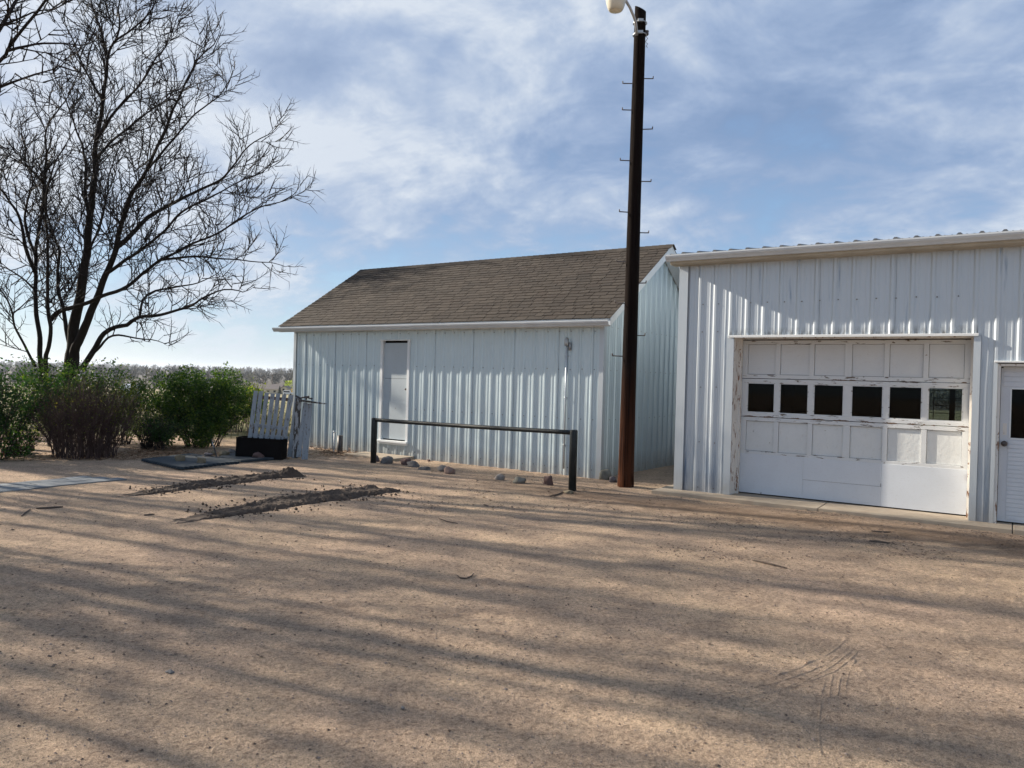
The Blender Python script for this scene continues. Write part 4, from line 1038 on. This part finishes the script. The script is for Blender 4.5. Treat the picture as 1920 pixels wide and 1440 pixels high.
def limb_tree(root, limbs, dist, par, density, klen, seed, crown_name='crown', mat='bark'):
    """limbs: list of (pixel polyline, r0, r1, depth drift, start depth offset, (t from which it bears side branches), crown side length)"""
    TR.seed(seed); tr = MB(); cr = MB(); org = Vector(root.location)
    for (px, r0, r1, dd, d0, t0, kl) in limbs:
        P_ = [atd(a, b, dist + d0 + dd * (i / (len(px) - 1)) ** 1.2) - org for i, (a, b) in enumerate(px)]
        pts = []
        for i in range(len(P_) - 1):
            p0 = P_[max(i - 1, 0)]; p1 = P_[i]; p2 = P_[i + 1]; p3 = P_[min(i + 2, len(P_) - 1)]; n_ = max(2, int((p2 - p1).length / .16))
            for k in range(n_):
                t = k / n_; pts.append(.5 * ((2 * p1) + (p2 - p0) * t + (2 * p0 - 5 * p1 + 4 * p2 - p3) * t * t + (3 * p1 - p0 - 3 * p2 + p3) * t ** 3))
        pts.append(P_[-1]); n = len(pts)
        pts = [q + Vector((mnoise.noise((i * .31, seed, 0)), mnoise.noise((i * .31, seed, 5)), mnoise.noise((i * .31, seed, 9)))) * .035 * min(1, i / 4) for i, q in enumerate(pts)]
        r0, r1 = r0 * (dist / 20 if r0 > .15 else .88), r1 * .85
        rad = [r0 + (r1 - r0) * (i / (n - 1)) ** (.42 if r0 > .15 else .8) for i in range(n)]
        tr.tube(pts, rad, 10 if r0 > .05 else 6, wob=.05, cap=True)
        L = sum((pts[i + 1] - pts[i]).length for i in range(n - 1)); nk = int(L * (1 - t0) * density)
        for j in range(nk):
            t = t0 + (1 - t0) * (j + TR.random()) / nk; t = min(t, .995)
            i = min(int(t * (n - 1)), n - 2); dl = (pts[i + 1] - pts[i]).normalized(); ang = math.radians(TR.uniform(30, 65))
            cd = (dl * math.cos(ang) + perp(dl) * math.sin(ang)).normalized(); cd = (cd + Vector((0, 0, .18))).normalized()
            cl = klen * kl * TR.uniform(.45, 1.2) * (1.1 - .62 * t)
            grow(cr, pts[i], cd, cl, min(rad[i] * .6, RADS[1] * TR.uniform(.8, 1.35)), 0, par)
        grow(cr, pts[-1], ((pts[-1] - pts[-3]).normalized() + Vector((0, 0, .35))).normalized(), .9 * klen * .28 * kl, r1, 0, par)
    tr.build('trunk', MAT[mat], root, True); cr.build(crown_name, MAT['twig'], root)
    return tr, cr
# levels: (segment, sides, kids per metre, kid length, up drift)
PAR = [(.20, 5, 5.6, 1.05, .42), (.15, 3, 6.4, .44, .34), (.12, 3, 0, 0, .22)]
D1 = 23.0
b = atd(133, 690, D1)
t1 = empty('bare_tree', (b.x, D1, tz(b.x, D1) - .1)); tag(t1, 'tallest bare tree behind the bushes, thick trunk forking low into spreading limbs', 'tree', 'bare leafless trees')
main = [
 ([(131, 800), (131, 740), (132, 690), (135, 655), (138, 622), (142, 595), (150, 561), (154, 530), (162, 474), (167, 420), (171, 389), (175, 353), (178, 321), (180, 264), (189, 220), (194, 179), (199, 137), (203, 105), (213, 80), (238, 62), (264, 41), (288, 12)], .27, .02, -1.0, 0, .28, 1.0),
 ([(203, 108), (195, 80), (186, 46), (174, 14), (168, -20)], .05, .02, .8, -.7, 0, .9),
 ([(216, 78), (225, 45), (222, 15), (232, -20)], .04, .02, 1.0, -.8, 0, .8),
 ([(137, 700), (140, 660), (152, 631), (164, 602), (180, 561), (198, 517), (216, 474), (224, 433), (234, 402), (247, 361), (267, 335), (284, 300), (301, 262), (326, 205), (350, 150), (372, 112), (400, 84)], .17, .018, -2.2, -.1, .30, 1.0),
 ([(219, 463), (231, 454), (257, 430), (276, 408), (300, 394), (334, 376), (369, 358), (413, 338), (442, 305), (468, 272), (508, 250)], .085, .014, 1.4, -.8, .08, .82),
 ([(200, 513), (230, 492), (262, 470), (300, 440), (345, 395), (392, 372), (440, 345), (492, 322)], .06, .013, -2.2, -.8, .08, .8),
 ([(224, 433), (240, 380), (275, 320), (318, 270), (365, 215), (410, 180), (430, 150)], .065, .014, 2.0, -1, .05, .9),
 ([(154, 692), (168, 668), (180, 651), (195, 625), (218, 613), (239, 609), (259, 595), (300, 591), (330, 582), (360, 573), (385, 556), (420, 543), (455, 548)], .10, .016, -1.5, -.3, .35, .70),
 ([(168, 668), (188, 650), (203, 634), (222, 628), (255, 634), (285, 637), (310, 645)], .055, .010, -1.0, -.5, .3, .45),
 ([(262, 594), (268, 562), (292, 546), (330, 538), (372, 530), (408, 512)], .05, .012, 1.5, -.9, .05, .6),
 ([(136, 668), (129, 640), (123, 606), (118, 574), (110, 548), (107, 515), (112, 474), (103, 445), (92, 415), (84, 380), (86, 340)], .085, .02, 1.2, 0, .15, .7),
 ([(158, 505), (172, 460), (186, 430), (198, 380), (205, 330), (222, 280), (236, 250)], .05, .014, 1.6, -.2, .05, .8),
 ([(167, 412), (160, 360), (160, 300), (142, 240), (120, 180), (100, 140)], .06, .014, 1.5, -.3, .05, .8),
 ([(181, 262), (205, 225), (232, 190), (262, 160), (285, 120), (312, 85), (330, 40)], .055, .012, -1.2, -.6, .05, .85),
 ([(193, 190), (170, 150), (150, 110), (135, 70), (118, 40)], .045, .012, -1.0, -.6, .05, .8),
 ([(178, 300), (205, 270), (240, 240), (285, 205), (330, 175), (368, 160)], .05, .012, 1.5, -.5, .05, .85)]
limb_tree(t1, main, D1, PAR, 3.4, 2.2, 5)
# second tree, left
D2 = 22.2
b = atd(80, 690, D2)
t2 = empty('bare_tree', (b.x, D2, tz(b.x, D2) - .1)); tag(t2, 'bare tree of twin slim stems rising close left of the thick-trunked one', 'tree', 'bare leafless trees')
sec = [
 ([(78, 800), (77, 740), (77, 690), (74, 633), (67, 569), (67, 510), (67, 466), (73, 433), (80, 394), (82, 338), (87, 298), (85, 247), (99, 220), (128, 180), (150, 128)], .10, .014, 1.2, 0, .30, .9),
 ([(85, 795), (86, 690), (90, 650), (96, 613), (90, 582), (89, 510), (89, 433), (85, 381), (95, 330), (112, 290), (135, 250)], .095, .014, -1.4, .1, .32, .85),
 ([(95, 600), (103, 590), (116, 582), (154, 571), (190, 556), (218, 548), (247, 530), (272, 510), (300, 489), (350, 462), (403, 440), (436, 420), (466, 398), (497, 386), (525, 379), (552, 365)], .082, .014, -.9, .0, .22, .78),
 ([(303, 487), (330, 484), (369, 481), (428, 486), (470, 490), (508, 492), (536, 500)], .045, .010, .8, -.3, .05, .55),
 ([(67, 512), (51, 474), (41, 425), (31, 397), (20, 380), (8, 363), (-20, 330), (-50, 280)], .07, .014, -1.2, 0, .05, .8),
 ([(67, 480), (52, 440), (46, 400), (60, 350), (52, 290), (38, 240)], .05, .012, 1.5, .1, .05, .8),
 ([(67, 688), (52, 660), (39, 633), (27, 610), (22, 585), (8, 551), (-20, 525), (-60, 500)], .045, .014, -1.5, 0, .1, .7),
 ([(24, 588), (40, 575), (62, 556), (90, 545)], .03, .010, 1, -.5, .1, .5),
 ([(62, 540), (40, 520), (10, 502), (-30, 490)], .04, .012, .8, .2, .05, .7),
 ([(82, 345), (60, 320), (30, 300), (-10, 285)], .05, .012, 1.0, .6, .05, .8)]
limb_tree(t2, sec, D2, PAR, 3.4, 2.0, 8)
# third tree: trunk outside the frame, boughs reaching into the top left corner
PAR3 = [(.26, 4, 4.2, .8, .28), (.2, 3, 5.0, .34, .2), (.15, 3, 0, 0, .10)]
D3 = 14.0
t3 = empty('bare_tree', (-12.6, D3, -.1)); tag(t3, 'bare tree whose boughs reach in at the top left corner', 'tree', 'bare leafless trees')
thr = [
 ([(-330, 860), (-325, 640), (-300, 480), (-250, 330), (-180, 240), (-90, 170), (0, 115), (14, 94), (34, 66), (62, 30), (80, 8), (102, -20), (125, -60)], .22, .02, -.8, 0, .45, .8),
 ([(14, 95), (34, 90), (53, 86), (80, 82), (115, 80), (150, 85), (168, 82)], .035, .012, .5, -.6, .1, .5),
 ([(-180, 240), (-90, 150), (-20, 80), (12, 35), (30, 0), (44, -40)], .09, .02, .6, -.4, .3, .7),
 ([(-250, 330), (-150, 290), (-70, 210), (0, 162), (46, 147), (80, 136), (104, 128)], .07, .012, -.5, -.2, .35, .6),
 ([(-300, 480), (-240, 380), (-190, 250), (-150, 100), (-120, -60), (-100, -220)], .14, .03, 1.5, 0, .1, 1.2),
 ([(-100, 60), (-40, 55), (20, 42), (60, 22), (95, 18)], .04, .012, .3, -.8, .1, .55)]
limb_tree(t3, thr, D3, PAR3, 3.4, 1.8, 12)
# trees out of the frame to the left: they throw the long streaks of shade over the yard
def cline(c, x): return c - .446 * x
TV = Vector((trav.x, trav.y, 0)).normalized(); TN = Vector((-TV.y, TV.x, 0))
def stem_tree(x, c0, stems, seed, label):
    TR.seed(seed); y = cline(c0, x); root = empty('bare_tree', (x, y, -.1)); tag(root, label, 'tree', 'bare leafless trees'); tr = MB(); cr = MB()
    PF = [(.3, 4, 2.2, .8, .25), (.25, 3, 0, 0, .2)]
    for (c, r, H) in stems:
        off = (c - c0) * math.cos(math.radians(24)); al = TR.uniform(-.6, .6); n = 26; pts = []; rad = []
        for i in range(n + 1):
            t = i / n; k_ = min(1, t / .28); k_ = k_ * k_ * (3 - 2 * k_)
            pts.append(TN * (off * k_ + .10 * mnoise.noise((t * 3.5, c, seed)) * k_) + TV * (al * t + .15 * mnoise.noise((t * 3, seed, c))) + Vector((0, 0, H * t))); rad.append(r * (1 - .62 * t) * (1.15 if t < .1 else 1))
        tr.tube(pts, rad, 9, wob=.04)
        for j in range(15):
            t = TR.uniform(.30, .95); i = int(t * n); d = (Vector((0, 0, 1)) + TV * TR.choice((-1, 1)) * TR.uniform(.35, .9) + TN * TR.gauss(0, .17)).normalized(); L = TR.uniform(1.2, 3.2) * (1.2 - .6 * t); m = 8; lp = [pts[i].copy()]; dd = d.copy()
            for k in range(m):
                dd = (dd + Vector((TR.gauss(0, .05), TR.gauss(0, .05), .05))).normalized(); lp.append(lp[-1] + dd * L / m)
            tr.tube(lp, [rad[i] * .5 * (1 - .7 * k / m) for k in range(m + 1)], 5, cap=False)
            for k in range(5): grow(cr, lp[TR.randrange(2, m)], (dd + perp(dd) * .6).normalized(), TR.uniform(.6, 1.3), .012, 0, PF)
    tr.build('trunk', MAT['bark'], root, True); cr.build('crown', MAT['twig'], root)
stem_tree(-12.5, 3.5, [(4.12, .13, 10.5), (3.88, .06, 9), (4.5, .04, 9.5), (3.30, .08, 9), (2.45, .09, 9.5), (2.8, .04, 8.5)], 31, 'bare tree just outside the left edge, shading the foreground')
stem_tree(-14.5, 6.4, [(5.80, .07, 9), (6.95, .10, 11), (6.45, .05, 8.5), (7.25, .05, 10), (5.35, .035, 9)], 35, 'bare tree left of the paver path, out of view')
stem_tree(-15.5, 9.3, [(8.85, .11, 11.5), (8.2, .06, 9.5), (9.7, .09, 10.5), (10.5, .13, 11.5), (11.3, .07, 11)], 37, 'bare tree beyond the left hedge, out of view')
stem_tree(-17.5, 12.2, [(11.7, .12, 11), (12.1, .06, 10), (12.45, .10, 10.5), (12.8, .05, 9)], 39, 'farthest bare tree beyond the left hedge, out of view')

# ------------------------------------------------------------------ BUSHES
BR = random.Random(77)
def bush(name, pos, rx, ry, h, nst, nleaf, leaf_mat_, stem_mat, label, ls=.045, low=.30, seed=1, lean=(0, 0), leaf_top=False, stem_r=.007, splay=.75, cat='bush', twiggy=1.0, lumps=7, shell=.55, bw=.28):
    BR.seed(seed); root = empty(name, (pos.x, pos.y, tz(pos.x, pos.y))); tag(root, label, cat, 'bushes along the yard edge'); st = MB(); lf_v = []; lf_f = []
    tips = []
    for _ in range(nst):
        a = BR.uniform(0, 2 * PI); rr = math.sqrt(BR.random()); bx, by = math.cos(a) * rr * rx * bw, math.sin(a) * rr * ry * bw
        tx, ty = math.cos(a + BR.uniform(-.4, .4)) * rr * rx * splay + lean[0], math.sin(a) * rr * ry * splay + lean[1]; tzz = h * BR.uniform(.55, 1.0) * (1 - .28 * rr * rr)
        pts = []
        for i in range(7):
            t = i / 6; k_ = t ** 1.35
            pts.append(Vector((bx + (tx - bx) * k_ + BR.gauss(0, .018), by + (ty - by) * k_ + BR.gauss(0, .018), tzz * (t ** .9))))
        st.tube(pts, [stem_r * (1.3 - .9 * i / 6) for i in range(7)], 4, cap=False)
        for _k in range(int(7 * twiggy)):
            i = BR.randrange(2, 6); p = pts[i].lerp(pts[i + 1], BR.random()); d = (pts[i + 1] - pts[i]).normalized()
            d2 = (d + Vector((BR.gauss(0, .5), BR.gauss(0, .5), BR.gauss(.1, .35)))).normalized(); L = BR.uniform(.12, .38)
            m1 = p + d2 * L * .5 + Vector((BR.gauss(0, .02), BR.gauss(0, .02), .01)); e = p + d2 * L + Vector((0, 0, .03))
            st.tube([p, m1, e], [stem_r * .5, stem_r * .4, stem_r * .25], 3, cap=False); tips.append(e); tips.append(m1)
        tips.append(pts[-1])
    # irregular outline from lumps
    lump = []
    for _ in range(lumps):
        a = BR.uniform(0, 2 * PI); rr = BR.uniform(.25, .80); lump.append((Vector((math.cos(a) * rr * rx + lean[0], math.sin(a) * rr * ry + lean[1], h * BR.uniform(low + .12, .92))), BR.uniform(.16, .44)))
    n = 0
    while n < nleaf:
        if BR.random() < .55 and tips:
            p = BR.choice(tips) + Vector((BR.gauss(0, .05), BR.gauss(0, .05), BR.gauss(0, .05)))
        else:
            c, r_ = BR.choice(lump); v = Vector((BR.gauss(0, 1), BR.gauss(0, 1), BR.gauss(0, .8))).normalized() * (shell + (1 - shell) * BR.random()) * r_
            p = c + Vector((v.x * rx, v.y * ry, v.z * h * .75))
        if p.z < low * h * BR.uniform(.3, 1.1): n += .5; continue
        if p.z > h * 1.12: continue
        L = ls * BR.uniform(.6, 1.35); d = Vector((BR.gauss(0, 1), BR.gauss(0, 1), BR.gauss(.3, .8))).normalized(); s = d.cross(Vector((BR.gauss(0, 1), BR.gauss(0, 1), BR.gauss(0, 1)))).normalized(); nn = d.cross(s) * L * .12
        k = len(lf_v); q = p
        lf_v += [tuple(q), tuple(q + d * L * .45 + s * L * .27 + nn), tuple(q + d * L), tuple(q + d * L * .45 - s * L * .27 + nn)]
        lf_f += [(k, k + 1, k + 2), (k, k + 2, k + 3)]; n += 1
    st.build('stems', MAT[stem_mat], root)
    lf = MB(); lf.v = lf_v; lf.f = lf_f; lf.m = [0] * len(lf_f); lf.build('foliage', MAT[leaf_mat_], root)
    return root
V2 = lambda px, py: gnd(px, py)
bush('bush', V2(376, 836), 1.22, .95, 1.66, 60, 28000, 'leaf_green', 'bush_stem', 'large rounded green bush right of the others, next to the picket gate', .052, .0, 3, lumps=17, splay=.95, bw=.30)
bush('bush', V2(158, 856), .95, .75, 1.42, 260, 3200, 'leaf_olive', 'red_stem', 'dense nearly leafless bush of dark red-brown stems in the middle of the hedge', .035, .35, 4, twiggy=1.3, splay=.88, stem_r=.006, lumps=9, bw=.55)
bush('bush', V2(-22, 858), 1.10, .9, 1.72, 70, 11500, 'leaf_dark', 'bush_stem', 'dark green bush cut off by the left edge of the photo', .054, .02, 5, lumps=15, splay=.95)
c = V2(120, 836); bush('bush', c, 1.25, .7, 1.60, 70, 9500, 'leaf_green', 'bush_stem', 'green bush whose top shows above the dark leafless one', .054, .45, 6, lumps=12, splay=.9)
c = V2(222, 832); bush('bush', c, .95, .7, 1.42, 40, 8000, 'leaf_green', 'bush_stem', 'green bush filling the gap between the leafless and the large green bush', .046, .25, 7, lumps=7, splay=.9)
c = V2(276, 842); bush('bush', c, .38, .35, .72, 46, 850, 'leaf_yellow', 'bush_stem', 'small pale yellow-green shrub low between the dark bushes', .038, .2, 8, twiggy=.8, lumps=4, splay=1.0)
c = V2(300, 845); bush('bush', c, .30, .3, .62, 24, 1500, 'leaf_dark', 'bush_stem', 'little dark green shrub at the left foot of the large green bush', .048, .15, 9, lumps=4)
c = V2(40, 850); bush('bush', c, .40, .35, .55, 34, 420, 'leaf_yellow', 'red_stem', 'sparse twiggy shrub with pale leaves at the foot of the left bush', .036, .15, 10, twiggy=1.2, lumps=3)
c = atd(474, 770, 18.5); bush('bush', Vector((c.x, 18.5, 0)), .50, .45, 1.30, 28, 1500, 'leaf_yellow', 'bush_stem', 'bright yellow-green shrub showing above the white pickets', .05, .3, 11, lumps=5)
c = atd(436, 770, 20); bush('bush', Vector((c.x, 20, 0)), .9, .6, 1.45, 34, 2600, 'leaf_olive', 'bush_stem', 'olive bush half hidden behind the right side of the large green bush', .05, .3, 12, lumps=6)
c = atd(515, 800, 17.3); bush('bush', Vector((c.x, 17.3, 0)), .55, .4, .95, 26, 800, 'leaf_olive', 'bush_stem', 'thin weedy bush seen between the white pickets', .04, .1, 13, lumps=4)
# weeds at the back edge of the yard (stuff)
w = MB()
for _ in range(5200):
    y = BR.uniform(18.2, 27); x = BR.uniform(-.95, .1) * y; z = tz(x, y); h = BR.uniform(.08, .32); d = Vector((BR.gauss(0, .3), BR.gauss(0, .3), 1)) * h; s = Vector((BR.gauss(0, 1), BR.gauss(0, 1), 0)).normalized() * .007; p = Vector((x, y, z))
    w.add([p - s, p + s, p + d], [(0, 1, 2)])
tag(w.build('dry_grass', simple('dry_grass', (.24, .21, .11), (.13, .14, .06), 2, .9, 0)), 'dry grass and weeds beyond the bushes', None, None, 'stuff')

# ------------------------------------------------------------------ DISTANCE
DRn = random.Random(5)
def hz(x, y): return tz(x, y)
def puff(w, x, y, z, H, Wd, n, ls, mi=0, trunk=True):
    for _ in range(n):
        a = DRn.uniform(0, 2 * PI); u = DRn.random() ** .5; zz_ = DRn.uniform(.02, 1.0); rr = Wd / 2 * u * math.sqrt(max(.05, 1 - ((zz_ - .55) / .5) ** 2))
        p = Vector((x + rr * math.cos(a), y + rr * math.sin(a), z + zz_ * H)); L = ls * DRn.uniform(.5, 1.4)
        d = Vector((math.cos(a) * u, math.sin(a) * u, DRn.uniform(.2, 1.2))).normalized() * L; s = Vector((-math.sin(a) + DRn.gauss(0, .4), math.cos(a) + DRn.gauss(0, .4), DRn.gauss(0, .5))).normalized() * L * .26
        w.add([p - s, p + s, p + d], [(0, 1, 2)], mi)
woods = MB()
for (d, sp, H0, H1, n_, ls) in ((450, 7, 4, 8, 110, 1.8), (540, 7, 5, 9, 110, 2.2), (680, 8, 7, 11, 100, 2.6), (850, 10, 8, 13, 90, 3.2), (1250, 13, 9, 14, 80, 4.6), (1900, 18, 10, 16, 70, 6.5), (2900, 26, 10, 17, 56, 9), (4000, 36, 12, 20, 46, 12)):
    x = -1.0 * d
    while x < .8 * d:
        y = d * DRn.uniform(.93, 1.07)
        inview = -.70 < x / y < -.20
        if not (d < 600 and -.345 < x / y < -.275) and (d > 600 or DRn.random() < .75):
            puff(woods, x, y, hz(x, y) - .3, DRn.uniform(H0, H1), DRn.uniform(.9, 1.6) * H0, n_ if inview else n_ // 3, ls if inview else ls * 1.8, 1 if DRn.random() < .16 else 0)
        x += sp * DRn.uniform(.6, 1.3)
tag(woods.build('distant_woods', [MAT['far_wood'], MAT['far_wood_green']]), 'far belt of leafless brown-grey woods along the horizon', None, None, 'stuff')
def far_tree(px, d, Hpx, Wpx, m, label, n=500, ls=.5, cat='tree', name='distant_tree'):
    c = atd(px, 735, d); z = hz(c.x, d); k_ = d / F; H = Hpx * k_; root = empty(name, (c.x, d, z)); tag(root, label, cat)
    w = MB(); puff(w, 0, 0, 0, H, Wpx * k_, n, ls); w.build('crown', MAT[m], root)
    w = MB(); w.tube([(0, 0, -.2), (0, 0, H * .6)], [H * .03, H * .012], 6); w.build('trunk', MAT['bark'], root)
far_tree(464, 75, 50, 36, 'leaf_yellow', 'distant yellow-green tree, wider of the pair above the gate', 900, .22)
far_tree(487, 66, 47, 24, 'leaf_yellow', 'distant yellow-green tree, nearer of the pair left of the house', 700, .20)
far_tree(541, 420, 22, 18, 'leaf_yellow', 'distant pale budding tree behind the parked vehicle', 260, 1.2)
far_tree(551, 372, 13, 9, 'leaf_gold', 'distant orange-yellow tree against the shed corner', 260, .6)
# spruce
c = atd(524.5, 732, 360); z = hz(c.x, 360); k_ = 360 / F
root = empty('spruce', (c.x, 360, z)); tag(root, 'dark conical spruce in front of the distant house', 'tree')
w = MB()
for i in range(900):
    t = DRn.random() ** .7; zz_ = (1 - t) * 4.0 + .3; r = (4.4 - zz_) / 4.4 * 1.55 * DRn.uniform(.5, 1.05); a = DRn.uniform(0, 2 * PI); p = Vector((r * math.cos(a), r * math.sin(a), zz_)); q = Vector((math.cos(a), math.sin(a), -.35)) * .5; s = Vector((-math.sin(a), math.cos(a), 0)) * .16
    w.add([p - s - q * .5, p + s - q * .5, p + q * .5], [(0, 1, 2)])
w.build('crown', MAT['needle'], root); w = MB(); w.tube([(0, 0, -.3), (0, 0, 3.8)], [.15, .03], 6); w.build('trunk', MAT['bark'], root)
# house
MAT['house_wall'] = simple('house_siding', (.52, .46, .36), (.46, .41, .32), .5, .8, 0); MAT['house_roof'] = simple('house_roof', (.20, .17, .155), (.16, .14, .13), .6, .9, 0)
HDd = 385; k_ = HDd / F; c = atd(497, 732, HDd); z = hz(c.x, HDd)
hs = empty('house', (c.x, HDd, z), .02); tag(hs, 'distant beige house with brown hip roof across the field', 'house')
w = MB(); w.box(0, 8.0 * 1.0, 0, 8, -.5, 2.6); w.box(8.0, 11.6, -1.0, 7, -.5, 3.0)
w.add([(7.9, -1.0, 3.0), (11.7, -1.0, 3.0), (9.8, -1.0, 4.2)], [(0, 1, 2)]); w.build('wall', MAT['house_wall'], hs)
w = MB(); w.add([(-.6, -.5, 2.5), (8.2, -.5, 2.5), (8.2, 8.5, 2.5), (-.6, 8.5, 2.5), (2.6, 4, 5.2), (8.2, 4, 5.2)], [(0, 1, 5, 4), (2, 3, 4, 5), (3, 0, 4), (1, 2, 5)])
w.add([(7.6, -1.4, 2.95), (9.8, -1.4, 4.45), (12.0, -1.4, 2.95), (7.6, 7.4, 2.95), (9.8, 7.4, 4.45), (12.0, 7.4, 2.95)], [(0, 1, 4, 3), (1, 2, 5, 4)]); w.build('roof', MAT['house_roof'], hs)
for x0, x1, y0, z0, z1 in ((.9, 2.2, -.06, 1.2, 1.8), (4.2, 5.3, -.06, 1.0, 1.9), (9.0, 10.0, -1.06, 1.9, 3.0)):
    w = MB(); w.box(x0, x1, y0, y0 + .04, z0, z1); w.build('window', MAT['black_box'], hs)
# second glimpsed house, behind the left bushes
c = atd(226, 726, 190); h2 = empty('house', (c.x, 190, hz(c.x, 190)), .1); tag(h2, 'pale blue-white building glimpsed between the bushes', 'house')
MAT['pale_wall'] = simple('pale_siding', (.50, .56, .60), (.44, .50, .55), .5, .7, 0)
w = MB(); w.box(0, 3.4, 0, 4, -.5, 2.2); w.build('wall', MAT['pale_wall'], h2)
w = MB(); w.add([(-.3, -.3, 2.1), (3.7, -.3, 2.1), (3.7, 4.3, 2.1), (-.3, 4.3, 2.1), (-.3, 2, 3.3), (3.7, 2, 3.3)], [(0, 1, 5, 4), (2, 3, 4, 5), (3, 0, 4), (1, 2, 5)]); w.build('roof', MAT['pale_wall'], h2)
w = MB(); w.box(1.0, 1.9, -.05, 0, .8, 1.6); w.build('window', MAT['black_box'], h2)
# parked vehicle
c = atd(540.5, 733, 368); vh = empty('parked_van', (c.x, 368, hz(c.x, 368)), .05); tag(vh, 'distant white vehicle parked beside the spruce', 'van')
w = MB(); w.box(-2.2, 2.2, -1, 1, .4, 1.2); w.box(-2.2, 1.0, -.95, .95, 1.2, 2.1); w.build('body', simple('van_paint', (.7, .72, .75), (.65, .67, .7), 1, .4, 0), vh, bevel=.12)
w = MB(); w.box(-2.0, .9, -1.0, -.96, 1.3, 1.9); w.build('window', MAT['black_box'], vh)
for x in (-1.4, 1.4):
    w = MB(); w.tube([(x, -1.02, .38), (x, -.8, .38)], .38, 14); w.build('wheel', MAT['black_box'], vh)
# utility poles
def upole(px, top, d, label, arm=True):
    a = atd(px, top, d); z = hz(a.x, d); root = empty('distant_utility_pole', (a.x, d, z)); tag(root, label, 'utility pole', 'distant power poles'); h = a.z - z
    w = MB(); w.tube([(0, 0, -.3), (0, 0, h)], [.16, .11], 8); w.build('pole', MAT['dark_wood'], root)
    if arm: w = MB(); w.box(-1.1, 1.1, -.06, .06, h - .5, h - .3); w.build('cross_arm', MAT['dark_wood'], root)
upole(510.5, 703, 430, 'distant pole rising above the house roof'); upole(493.5, 705.5, 405, 'distant pole just left of the house'); upole(551.5, 700, 440, 'distant pole against the shed corner'); upole(442.5, 700, 400, 'distant pole above the large green bush', False)
# radio masts
for px, top, lab in ((526.6, 672, 'tallest and leftmost of the three thin radio masts'), (536.5, 675, 'faint middle one of the three thin radio masts'), (542.3, 674, 'rightmost of the three thin radio masts')):
    d = 3600; a = atd(px, top, d); z = hz(a.x, d); h = a.z - z; w = MB(); n_ = int(h / 6)
    for sx_, sy_ in ((-.7, -.4), (.7, -.4), (0, .8)): w.tube([(sx_, sy_, 0), (sx_ * .8, sy_ * .8, h)], .16, 4)
    for i in range(n_): z0 = h * i / n_; z1 = h * (i + 1) / n_; w.tube([(-.65, -.4, z0), (.65, -.4, z1)], .09, 4); w.tube([(.65, -.4, z0), (-.65, -.4, z1)], .09, 4)
    o = w.build('radio_mast', MAT['galv']); o.location = (a.x, d, z); tag(o, lab, 'radio mast', 'radio masts on the horizon')

# ------------------------------------------------------------------ haze
hm = bpy.data.materials.new('air'); hm.use_nodes = True; nt = hm.node_tree; nt.nodes.clear()
ho = nd(nt, 'ShaderNodeOutputMaterial'); pv = nd(nt, 'ShaderNodeVolumePrincipled'); pv.inputs['Color'].default_value = (.80, .88, 1, 1); pv.inputs['Density'].default_value = .00010; pv.inputs['Anisotropy'].default_value = .2
lk(nt, pv.outputs[0], ho.inputs['Volume'])
w = MB(); w.box(-7500, 7500, -150, 10500, -16, 70); tag(w.build('haze', hm), kind='stuff')
